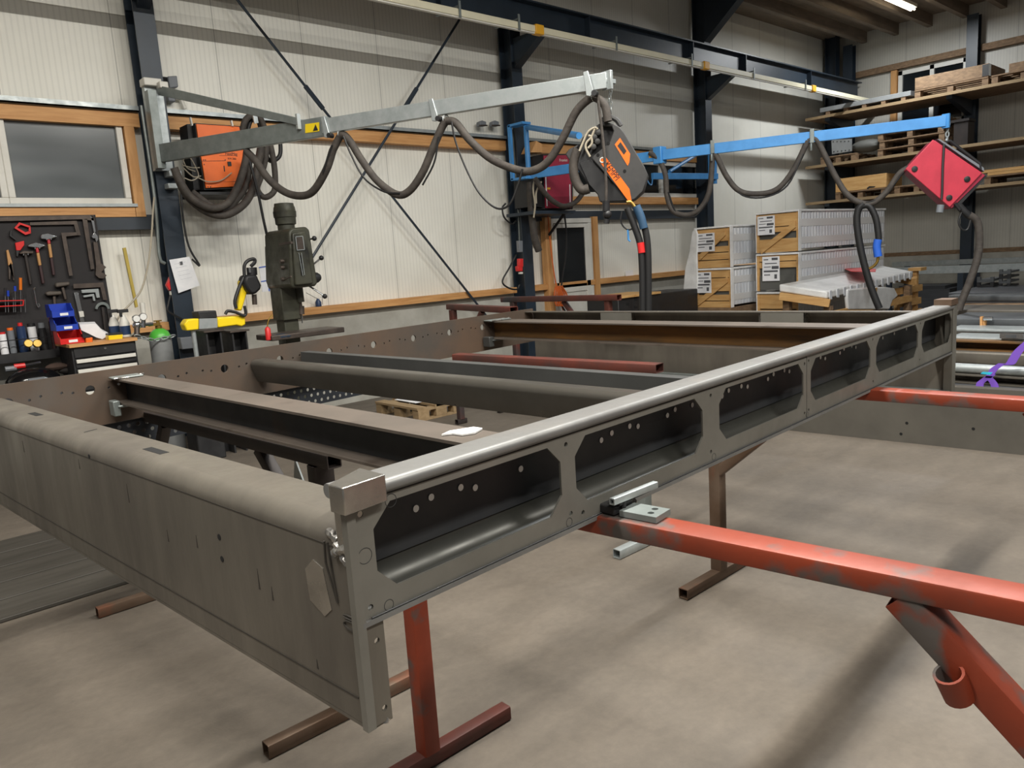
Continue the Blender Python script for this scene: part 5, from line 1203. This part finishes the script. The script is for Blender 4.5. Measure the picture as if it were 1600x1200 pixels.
crate('wrapped crate with a diagonal board at the bottom of the left-hand crate stack',9.6,xA2,ya0,ya1,zAl,zAm,((.0,.16),(.18,.33),(.42,.75),(.77,.98)),((.95,.12),(.08,.72)),(.98,.92,.26,.3))
solo('pallet',MB().box(9.6,9.72,ya0,ya1,0,.1).box(10.4,10.52,ya0,ya1,0,.1).box(9.6,10.55,ya0,ya1,.1,zAl),M['palletw'],'timber base under the left-hand crate stack','pallet')
fl=[UP(a,b,(9.55,0,0),(-1,.0,0)) for a,b in ((1087,357),(1081,362),(1076,395),(1070,420),(1067,455),(1070,464),(1088,462),(1090,440),(1089,400),(1090,366))]
solo('foil_flap',MB().prism(fl,(.03,0,0)),M['filmw'],'white foil flap hanging down the left edge of the left-hand crate stack','foil',bevel=.012)
xB2=U(1384,327,y=yb0).x
crate('largest wrapped crate on top of the right-hand crate stack',10,xB2,yb0,yb1,zBm+.02,zB1,((.0,.33),(.5,.62),(.64,.95)),((.88,.05),(.06,.66)),(.95,.92,.26,.26))
t=crate('wrapped crate with a dark opening in the middle of the right-hand crate stack',10,xB2,yb0,yb1,zBb+.02,zBm,((.62,.78),(.8,.98)),None,(.84,.93,.26,.34))
part('inner_block',MB().box(9.99,10.028,yb0+.06,yb1-.05,zBb+.04,zBb+(zBm-zBb)*.44),M['slate'],t)
crate('lowest wrapped crate of the right-hand crate stack',10,xB2,yb0,yb1,.0,zBb,((.5,.72),(.74,.97)),None,None)
# wrapped sheets lying flat in front
xt0,xt1=9.75,11.9
yt0,yt1=yb0-.62,yb0-.06
def tz(a,b,x): return U(a,b,x=x).z
zt0=U(1292,452,y=yt0).z
Pl=[UP(a,b,(0,yt0,0),(0,1,0)) for a,b in ((1292,455),(1426,424))]
Pb=[UP(a,b,(0,yt1,0),(0,1,0)) for a,b in ((1217,444),(1378,415))]
q=[Pl[0],Pl[1],Pb[1],Pb[0]]
st=thing('wrapped_sheet_stack','flat stack of white wrapped sheets lying in front of the right-hand crate stack','sheet stack',((q[0]+q[2])/2)-V((0,0,.3)))
part('sheets',MB().hexa([p-V((0,0,.10)) for p in q]+q),M['filmw'],st,bevel=.02)
m=MB()
for k in range(14):
    a=q[0].lerp(q[1],(k+.5)/14); m.hexa([a+V((-.04,-.012,-.11)),a+V((.03,-.012,-.12)),a+V((.03,.0,-.12)),a+V((-.04,.0,-.11)),a+V((-.04,-.01,-.0)),a+V((.03,-.01,-.0)),a+V((.03,.004,-.0)),a+V((-.04,.004,-.0))])
part('film_fold',m,M['film'],st,bevel=.006)
rp=[UP(a,b,q[2]+V((0,0,.012)),(0,0,1)) for a,b in ((1318,420),(1350,418.5),(1369,421),(1368,425),(1330,424.5))]
solo('red_sheet',MB().prism(rp,(0,0,.006)),M['redbin'],'red film sheet lying on the flat wrapped sheets','sheet')
hz=min(p.z for p in q)-.12
tb=thing('pallet','pale wooden pallet frame carrying the flat wrapped sheets','pallet',((q[0]+q[2])/2).xy.to_3d())
ce_=(q[0]+q[1]+q[2]+q[3])/4
m=MB()
for k in range(3):
    f=k/2; a=q[0].lerp(q[1],f); b=q[3].lerp(q[2],f); 
    part('bearer',MB().sweep(V((a.x,a.y-.05,hz-.02)) if 0 else V((a.x+.02*(1-k),a.y-.03,a.z-.155)),V((b.x+.02*(1-k),b.y,b.z-.155)),[(-.04,-.05),(.04,-.05),(.04,.05),(-.04,.05)]),M['crate'],tb,bevel=.003)
for f,g in ((.04,.05),(.96,.05),(.05,.95),(.95,.95)):
    a=q[0].lerp(q[1],f).lerp(q[3].lerp(q[2],f),g); part('leg',MB().box(a.x-.045,a.x+.045,a.y-.045,a.y+.045,0,a.z-.206),M['palletw'],tb,bevel=.003)
part('side_rail',MB().sweep(V((q[0].x+.05,q[0].y,.62)),V((q[1].x-.05,q[1].y,.62)),[(-.02,-.05),(.02,-.05),(.02,.05),(-.02,.05)]),M['crate'],tb,bevel=.003)
ff=[UP(a,b,(0,yt0-.03,0),(0,1,0)) for a,b in ((1325,452),(1355,449),(1382,448),(1398,450),(1404,462),(1395,470),(1390,484),(1326,484),(1324,465))]
solo('crumpled_film',MB().prism(ff,(0,.05,0)),M['filmw'],'crumpled clear film hanging below the flat wrapped sheets','film',bevel=.02)
# open slatted crate at the end
yo=yt0+.1
oc=thing('slatted_crate','open pale slatted crate standing at the end of the flat wrapped sheets','crate',(U(1415,480,y=yo).x,yo,0))
def ob(p0,p1,w,t=.03): return MB().sweep(UP(*p0,(0,yo,0),(0,1,0)),UP(*p1,(0,yo,0),(0,1,0)),[(-t/2,-w/2),(t/2,-w/2),(t/2,w/2),(-t/2,w/2)])
part('slat',ob((1399,456),(1440,449),.10),M['crate'],oc); part('slat',ob((1401,476),(1438,469),.10),M['crate'],oc)
p_=UP(1432,423,(0,yo+.05,0),(0,1,0)); part('post',MB().box(p_.x-.04,p_.x+.04,yo+.03,yo+.09,0,p_.z),M['crate'],oc); part('cap_board',MB().box(p_.x-.1,p_.x+.14,yo-.05,yo+.14,p_.z+.001,p_.z+.05),M['crate'],oc)
p_=UP(1403,452,(0,yo+.05,0),(0,1,0)); part('post',MB().box(p_.x-.04,p_.x+.04,yo+.03,yo+.09,0,p_.z),M['crate'],oc)
for z_ in (.3,): part('slat',MB().box(UP(1400,470,(0,yo,0),(0,1,0)).x,UP(1440,470,(0,yo,0),(0,1,0)).x,yo-.015,yo+.015,z_,z_+.1),M['crate'],oc)
ml=thing('metal_cabinet','black steel cabinet with a timber lid and square cut-outs beside the hanging torch hose','cabinet',(9.1,6.6,0))
cxa=U(966,470,y=6.4).x; cxb=U(1075,470,y=6.4).x; cz=U(1000,459,y=6.4).z
part('body',MB().box(cxa,cxb+.25,6.4,6.95,0,cz-.03),M['black'],ml,bevel=.01)
part('lid',MB().box(cxa-.02,U(1030,455,y=6.4).x,6.37,6.96,cz-.029,cz),M['crate'],ml)
part('cut_out',MB().flat([(991,464),(996,464),(996,470),(991,470)],6.397,.002).flat([(979,473),(983,473),(983,477),(979,477)],6.397,.002).flat([(991,478),(996,478),(996,482),(991,482)],6.397,.002),M['hole'],ml)
# ================================================================== end wall storage
XR=16.0
def zr_(px,py): return U(px,py,x=XR).z
shz=[zr_(1430,154),zr_(1425,238),zr_(1400,303)]
ysh1=U(1258,185,x=XR).y; 
names=['top','middle','lower']
for k,z in enumerate(shz):
    t=thing('storage_shelf',('topmost long timber shelf on the end wall','second timber shelf on the end wall, level with the blue jib','lowest timber shelf on the end wall, behind the red feeder')[k],'shelf',(XR+.6,4,z))
    part('deck',MB().box(XR,XE-.3,-4,ysh1-.02,z-.04,z),M['palletw'],t); part('front_edge',MB().box(XR-.03,XR-.001,-4,ysh1-.02,z-.05,z+.005),M['shelfw'],t)
    for y in (7.5,5.2,2.6,0): part('arm_bracket',MB().prism([(XE-.27,y-.05,z-.041),(XR+.03,y-.05,z-.041),(XR+.03,y-.05,z-.11),(XE-.27,y-.05,z-.32)],(0,.1,0)),M['column'],t)
def pallet(label,y0,y1,z,mname='palletw',x0=XR+.03,x1=XR+1.0,h=.144,group=None):
    t=thing('pallet',label,'pallet',((x0+x1)/2,(y0+y1)/2,z),group)
    yb_=[y0+.05,(y0+y1)/2,y1-.05]
    for y in yb_:
        for x in (x0+.07,(x0+x1)/2,x1-.07): part('block',MB().box(x-.07,x+.07,y-.05,y+.05,z+.022,z+h-.044),M[mname],t)
        part('bottom_board',MB().box(x0,x1,y-.05,y+.05,z,z+.021),M[mname],t)
    for x in (x0+.05,x0+.28,(x0+x1)/2,x1-.28,x1-.05): part('top_board',MB().box(x-.06,x+.06,y0,y1,z+h-.022,z+h),M[mname],t)
    part('stringer',MB().box(x0,x1,y0,y0+.1,z+h-.044,z+h-.022).box(x0,x1,y1-.1,y1,z+h-.044,z+h-.022),M[mname],t)
    return t
def ye(px,py): return U(px,py,x=XR+.05).y
def zz_(px,py): return U(px,py,x=XR+.05).z
z=shz[0]+.006
ya,yb_=ye(1430,140),ye(1545,118)
pallet('pallet carrying the low timber collar on the top shelf',yb_,ya,z)
t=thing('pallet_collar','low timber pallet collar with a metal corner on the top shelf','crate',(XR+.5,(ya+yb_)/2,z+.15))
hcol=zz_(1433,122)-zz_(1433,140)
zc_=z+.15
part('side_board',MB().box(XR+.03,XR+.055,yb_,ya,zc_,zc_+.22).box(XR+.975,XR+1.0,yb_,ya,zc_,zc_+.22).box(XR+.056,XR+.974,yb_,yb_+.025,zc_,zc_+.22).box(XR+.056,XR+.974,ya-.025,ya,zc_,zc_+.22),M['palletw'],t,bevel=.004)
part('corner_hinge',MB().box(XR+.026,XR+.03,yb_-.003,yb_+.10,zc_+.01,zc_+.21).box(XR+.03,XR+.15,yb_-.004,yb_-.001,zc_+.01,zc_+.21),M['chrome'],t)
ya2,yb2=ye(1282,172),ye(1424,143)
t=thing('sheet_bundle','bundle of grey sheets on battens at the corner end of the top shelf','sheet bundle',(XR+.5,(ya2+yb2)/2,z))
m=MB()
for k in range(5): y=yb2+.1+(ya2-yb2-.3)*k/4; m.box(XR+.03,XR+.9,y,y+.08,z,z+.07)
part('batten',m,M['palletw'],t); part('sheets',MB().box(XR+.02,XR+.95,yb2,ya2,z+.071,z+.16),M['cylgrey'],t,bevel=.004)
ya3,yb3=ye(1550,118),ye(1600,108)
pallet('pallet with two small timber offcuts at the right end of the top shelf',yb3-.5,ya3,z)
t=solo('timber_block',MB().box(XR+.1,XR+.4,ye(1594,105)-.3,ye(1575,108),z+.15,z+.30),M['palletw'],'timber block on the rightmost pallet of the top shelf','timber block',bevel=.006)
# second shelf
z=shz[1]+.006
ya,yb_=ye(1283,250),ye(1338,242)
pallet('small pallet at the corner end of the second shelf under a grey perforated plate',yb_,ya,z)
t=thing('drilled_plate','grey drilled plate standing on a small pallet on the second shelf','plate',(XR+.3,(ya+yb_)/2,z+.15))
pp_=[U(a,b,x=XR+.1) for a,b in ((1299,220),(1303,214),(1311,213),(1312,218),(1331,217),(1331,236),(1300,241))]
part('plate',MB().prism(pp_,(.012,0,0)),M['cylgrey'],t)
m=MB()
for k in range(5):
    for a,b in ((1302+k*6,221.5-k*.2),(1303+k*6,237-k*.6)): m.lathe([(.012,0),(.012,.003)],U(a,b,x=XR+.098),(-1,0,0),8)
part('drilled_hole',m,M['hole'],t)
ya,yb_=ye(1372,240),ye(1478,222)
h_=.144
for k in range(4):
    pallet(('lowest pallet of the pallet stack on the second shelf','second pallet from the bottom of the pallet stack on the second shelf','second pallet from the top of the pallet stack on the second shelf','topmost pallet of the pallet stack on the second shelf')[k],yb_+.02*k,ya-.03*(k%2),z+k*.15)
t=solo('grey_bag',MB().ball(U(1355,228,x=XR+.3),.22,14,(.9,1.5,.6)),M['slate'],'dark grey bag beside the pallet stack on the second shelf','bag')
ya,yb_=ye(1485,225),ye(1512,215)
solo('timber_bundle',MB().box(XR+.05,XR+.4,yb_,ya-.05,z,z+.42).box(XR+.03,XR+.4,yb_-.02,ya+.2,z+.425,z+.47),M['darktube'],'dark block of materials next to the pallet stack on the second shelf','bundle')
# third shelf
z=shz[2]+.006
ya,yb_=ye(1306,318),ye(1385,308)
pallet('pallet carrying the pale long timber box on the lowest shelf',yb_,ya,z)
t=thing('timber_box','pale long timber box with a dark mark on the lowest shelf','box',(XR+.4,(ya+yb_)/2,z+.15))
part('side_board',MB().box(XR+.03,XR+.06,yb_,ya,z+.15,z+.42).box(XR+.8,XR+.83,yb_,ya,z+.15,z+.42).box(XR+.061,XR+.799,ya-.03,ya,z+.15,z+.42).box(XR+.061,XR+.799,yb_,yb_+.03,z+.15,z+.42),M['crate'],t,bevel=.004)
part('dark_mark',MB().prism([U(a,b,x=XR+.028) for a,b in ((1354,294),(1358,291),(1368,291),(1366,293),(1358,294),(1356,296))],(.001,0,0)),M['black'],t)
ya,yb_=ye(1398,310),ye(1468,297)
pallet('empty pallet beside the pale timber box on the lowest shelf',yb_,ya,z)
ya,yb_=ye(1538,300),ye(1600,288)
pallet('right-hand pallet on the lowest shelf carrying long planks',yb_-.9,ya,z)
t=thing('plank_stack','stack of pale planks on the right-hand pallet of the lowest shelf','planks',(XR+.4,yb_,z+.15))
for k in range(2): part('plank',MB().box(XR+.02,XR+.9,yb_-.9,ya-.05+.1*k,z+.15+.055*k,z+.2+.055*k),M['crate'],t)
solo('dark_sheet',MB().prism([(XR+.1,yb_-.9,z+.27),(XR+.1,ya-.5,z+.27),(XR+.1,ya-.9,z+.36),(XR+.1,yb_-.9,z+.42)],(.7,0,0)),M['slate'],'dark grey sheeting draped on the planks of the lowest shelf','sheeting')
# long low rack below
zl0=zr_(1520,414)
t=thing('storage_rack','low steel rack with pale rails along the end wall below the shelves','rack',(XR+.6,3,0))
part('front_rail',MB().box(XR-.03,XR+.03,-4,6.5,zl0-.14,zl0),M['galv'],t); part('rear_rail',MB().box(XR+.9,XR+.96,-4,6.5,zl0-.02,zl0+.08),M['galv'],t)
for y in (6.2,4.9,3.3,1.8,.3): part('post',MB().box(XR-.03,XR+.03,y-.05,y+.05,0,zl0-.141).box(XR+.9,XR+.96,y-.05,y+.05,0,zl0-.021),M['column'],t)
for k,(y,h,mm) in enumerate(((5.6,.5,'sheet'),(4.2,.42,'black'),(2.4,.5,'darktube'))):
    solo('steel_stack',MB().box(XR+.05,XR+.85,y-.5,y+.5,0,h).box(XR+.1,XR+.8,y-.4,y+.45,h+.001,h+.06),M[mm],('dark stacked profiles under the low rack nearest the corner','black stacked profiles under the middle of the low rack','dark stacked profiles under the low rack at the right')[k],'steel stack')
# stacked black steel frames
def frame_pile(label,pts,w,x,n):
    t=thing('frame_stack',label,'frame stack',tuple(U(pts[0],458,x=x)))
    ya=U(pts[0],450,x=x).y; yb=U(pts[1],450,x=x).y; z0=U(pts[0],458,x=x).z; z1=U(pts[0],w,x=x).z
    for k in range(n):
        z=z0+(z1-z0)*k/n; hh=(z1-z0)/n
        part('frame',MB().box(x,x+.04,min(ya,yb),max(ya,yb),z,z+.03).box(x,x+.04,min(ya,yb),min(ya,yb)+.04,z+.03,z+hh-.002).box(x,x+.04,max(ya,yb)-.04,max(ya,yb),z+.03,z+hh-.002).box(x+.04,x+.5,min(ya,yb)+.02,max(ya,yb)-.02,z+.01,z+hh*.55),M['black'] if k%2 else M['rackst'],t)
frame_pile('taller pile of black steel frames on the material stack',(1560,1578),421,12.0,5)
frame_pile('lower pile of black steel frames next to the taller pile',(1526,1552),433,11.8,3)
# ================================================================== material stack on the right
def longbar(name,label,cat,px,y0px,y1px,x,mname,prof='box',dx=.3,ya=None,yb=-2.5,**k):
    z1=U(px,y0px,x=x).z; z0=U(px,y1px,x=x).z; ys_=U(1482,(y0px+y1px)/2,x=x).y
    t=thing(name,label,cat,(x+dx/2,(ys_+yb)/2,z0)); p=V((x+dx/2,ys_,(z0+z1)/2)); q=V((x+dx/2,yb,(z0+z1)/2)); h=z1-z0
    if prof=='box': part('profile',MB().sweep(p,q,rrect(-dx/2,dx/2,-h/2,h/2,min(.02,h*.2),3)),M[mname],t)
    elif prof=='i':
        f=h*.14; part('profile',MB().sweep(p,q,[(-dx/2,-h/2),(dx/2,-h/2),(dx/2,-h/2+f),(.01,-h/2+f),(.01,h/2-f),(dx/2,h/2-f),(dx/2,h/2),(-dx/2,h/2),(-dx/2,h/2-f),(-.01,h/2-f),(-.01,-h/2+f),(-dx/2,-h/2+f)]),M[mname],t)
    elif prof=='pipe': part('profile',MB().tube([p,q],h/2,20),M[mname],t)
    return t,z0,z1
YE=3.0
XS=7.0
longbar('steel_profile','shiny rounded steel profile in the material stack carrying the purple strap','beam',1550,573,588,7.0,'galv','pipe',.2,2.9)
longbar('steel_profile','grey flat steel profile directly below the shiny one','beam',1550,588,602,7.02,'steel','i',.3,2.9)
longbar('steel_profile','black steel beam at the bottom of the material stack','beam',1550,603,625,7.0,'black','box',.4,2.9)
longbar('steel_profile','grey flat-faced beam below the rusty beam in the material stack','beam',1550,551,571,7.35,'steel','box',.3,3.2)
longbar('steel_profile','rusty brown beam in the middle of the material stack','beam',1550,534,550,7.42,'rust','i',.3,3.3)
longbar('steel_plate','pale edged steel plate just above the rusty beam','plate',1550,528.5,532,7.55,'galv','box',.35,3.4)
longbar('steel_plate','steel plate with a light edge carrying bright brackets','plate',1550,515,519,8.0,'galv','box',.35,3.5)
longbar('steel_profile','grey wide profile above the light-edged plate','beam',1550,497,512,8.4,'rackst','box',.6,3.8)
longbar('steel_profile','dark profile in the upper part of the material stack','beam',1550,484,494,9.0,'steel','box',.6,4.0)
longbar('timber_beam','brown timber bearer lying across the upper material stack','timber',1560,476,480,9.7,'palletw','box',.25,3.1)
longbar('steel_plate','thin grey plate edge beside the brown timber bearer','plate',1530,478,482,9.8,'rackst','box',.5,4.4)
longbar('sheet_stack','thick dark stack of steel sheets at the back of the material stack','sheet stack',1550,457,474,10.8,'sheet','box',1.3,5.0)
t,_,_=longbar('steel_block','grey steel box profile on top at the right end of the material stack','profile',1590,461,471,9.9,'rackst','box',.3,U(1586,466,x=9.9).y)
for k,(px,lab) in enumerate(((1533,'bright bracket pair on the stack left of the purple strap'),)):
    t=thing('steel_bracket',lab,'bracket',tuple(U(px,510,x=8.35))); part('bracket',MB().prism([U(a,b,x=8.35) for a,b in ((1531,495),(1535,495),(1535,511),(1531,511))],(.05,0,0)).prism([U(a,b,x=8.36) for a,b in ((1536,502),(1540,501),(1540,511),(1536,511))],(.05,0,0)),M['wood'],t); part('pin',MB().tube([U(1537,498,x=8.34),U(1551,498,x=8.34)],.02,8),M['chrome'],t)
t=thing('steel_bracket','bright galvanised bracket on the light-edged plate above the rusty beam','bracket',tuple(U(1575,529,x=7.5)))
part('bracket',MB().prism([U(a,b,x=7.5) for a,b in ((1562,522),(1572,521),(1598,522),(1600,529),(1562,529))],(.06,0,0)),M['chrome'],t); part('hole_plate',MB().prism([U(a,b,x=7.497) for a,b in ((1571,523),(1588,523),(1588,528),(1571,528))],(.003,0,0)),M['rackst'],t)
# bearers under the stack
for k,y in enumerate((2.4,-.4)):
    solo('stack_bearer',MB().box(6.98,8.9,y-.06,y+.06,0,.235).box(8.0,10.5,y-.05,y+.05,.236,.45),M['darktube'],('dark bearer under the material stack near the purple strap','dark bearer under the far end of the material stack')[k],'bearer')
xs=6.96
sp=thing('lifting_strap','purple lifting strap wrapped around the shiny profile','strap',tuple(U(1545,612,x=xs)))
m=MB()
for pts,w in ((((1533,613),(1531,600),(1540,592),(1550,585)),.05),(((1556,613),(1553,600),(1545,590)),.05),(((1545,590),(1553,577),(1566,568)),.05),(((1562,570),(1577,569),(1584,560),(1592,548),(1612,530)),.06)):
    ps_=[U(a,b,x=xs) for a,b in pts]; ps_=catmull(ps_,5); L_=[p+V((0,-w*.55,0)) for p in ps_]; R2=[p+V((0,w*.55,0)) for p in ps_]; k_=len(ps_)
    m.add(L_+R2+[p+V((.006,0,0)) for p in L_]+[p+V((.006,0,0)) for p in R2],[(i,i+1,k_+i+1,k_+i) for i in range(k_-1)]+[(2*k_+i,3*k_+i,3*k_+i+1,2*k_+i+1) for i in range(k_-1)])
part('band',m,M['purple'],sp); part('tag',MB().prism([U(a,b,x=xs-.06) for a,b in ((1532,584),(1535,581),(1551,582),(1547,586))],(.006,0,0)),M['cyan'],sp,'cyan tag')
# long panel standing on the floor
t=thing('steel_sheet','long grey steel side panel standing on the floor behind the right-hand trestle','steel panel',(6.05,1.2,0))
e_=(V((6.12,1.43,0))-V((5.97,3.14,0))).normalized(); p=V((5.93,3.6,0)); q=p+e_*6.5
part('web',MB().sweep(p,q,[(-.003,.0),(.003,.0),(.003,.46),(-.003,.46)]),M['panelst'],t)
part('flange',MB().sweep(p,q,[(-.09,.454),(-.0031,.454),(-.0031,.46),(-.09,.46)]).sweep(p,q,[(-.09,0),(-.0031,0),(-.0031,.006),(-.09,.006)]),M['panelst'],t)
m=MB()
for a,b in ((1417,661),(1408,678),(1521,670)): 
    c=UP(a,b,p,V((-e_.y,e_.x,0))); m.lathe([(.012,-.004),(.012,.004)],c,(1,0,0),8)
part('bolt_hole',m,M['hole'],t)
# ================================================================== floor odds and ends
pallet('pallet lying on the floor behind the frame',6.35,7.15,.002,'shelfw',4.4,5.0)
solo('pallet_paper',MB().box(4.55,4.95,6.6,7.0,.149,.155),M['paper'],'white sheet lying on the floor pallet behind the frame','sheet')
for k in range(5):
    y=4.45+.285*k  # flats coloured dark so they also carry the frame's shadow stripes
    t=solo('shaded_steel_flat',MB().sweep((-2.5,y,.012),(3.0-.2*k,y+.02,.012),[(-.135,-.010),(.135,-.010),(.135,.010),(-.135,.010)]),M['shaded_flatbar'],('shade-toned steel flat lying on the floor, nearest the trestle feet','shade-toned steel flat lying on the floor, second from the trestle feet','shade-toned steel flat in the middle of the row on the floor','shade-toned steel flat second from the drilled plate side on the floor','shade-toned steel flat farthest back in the row on the floor')[k],'steel flat',bevel=.003)
# ================================================================== camera, world
cam=bpy.data.cameras.new('camera'); co_=bpy.data.objects.new('camera',cam); C.objects.link(co_)
cam.sensor_fit='HORIZONTAL'; cam.sensor_width=36; cam.lens=F/1600*36; cam.clip_start=.05; cam.clip_end=100
r=RX.normalized(); u=-RD.normalized(); b=-RF.normalized()
co_.matrix_world=Matrix(((r.x,u.x,b.x,0),(r.y,u.y,b.y,0),(r.z,u.z,b.z,H),(0,0,0,1)))
bpy.context.scene.camera=co_
w=bpy.data.worlds.new('hall'); bpy.context.scene.world=w; w.use_nodes=True
bg=w.node_tree.nodes['Background']; bg.inputs['Color'].default_value=(.68,.67,.66,1); bg.inputs['Strength'].default_value=WS
sc=bpy.context.scene; sc.view_settings.view_transform='Standard'; sc.view_settings.look='None'; sc.view_settings.exposure=EXPO; sc.view_settings.gamma=1
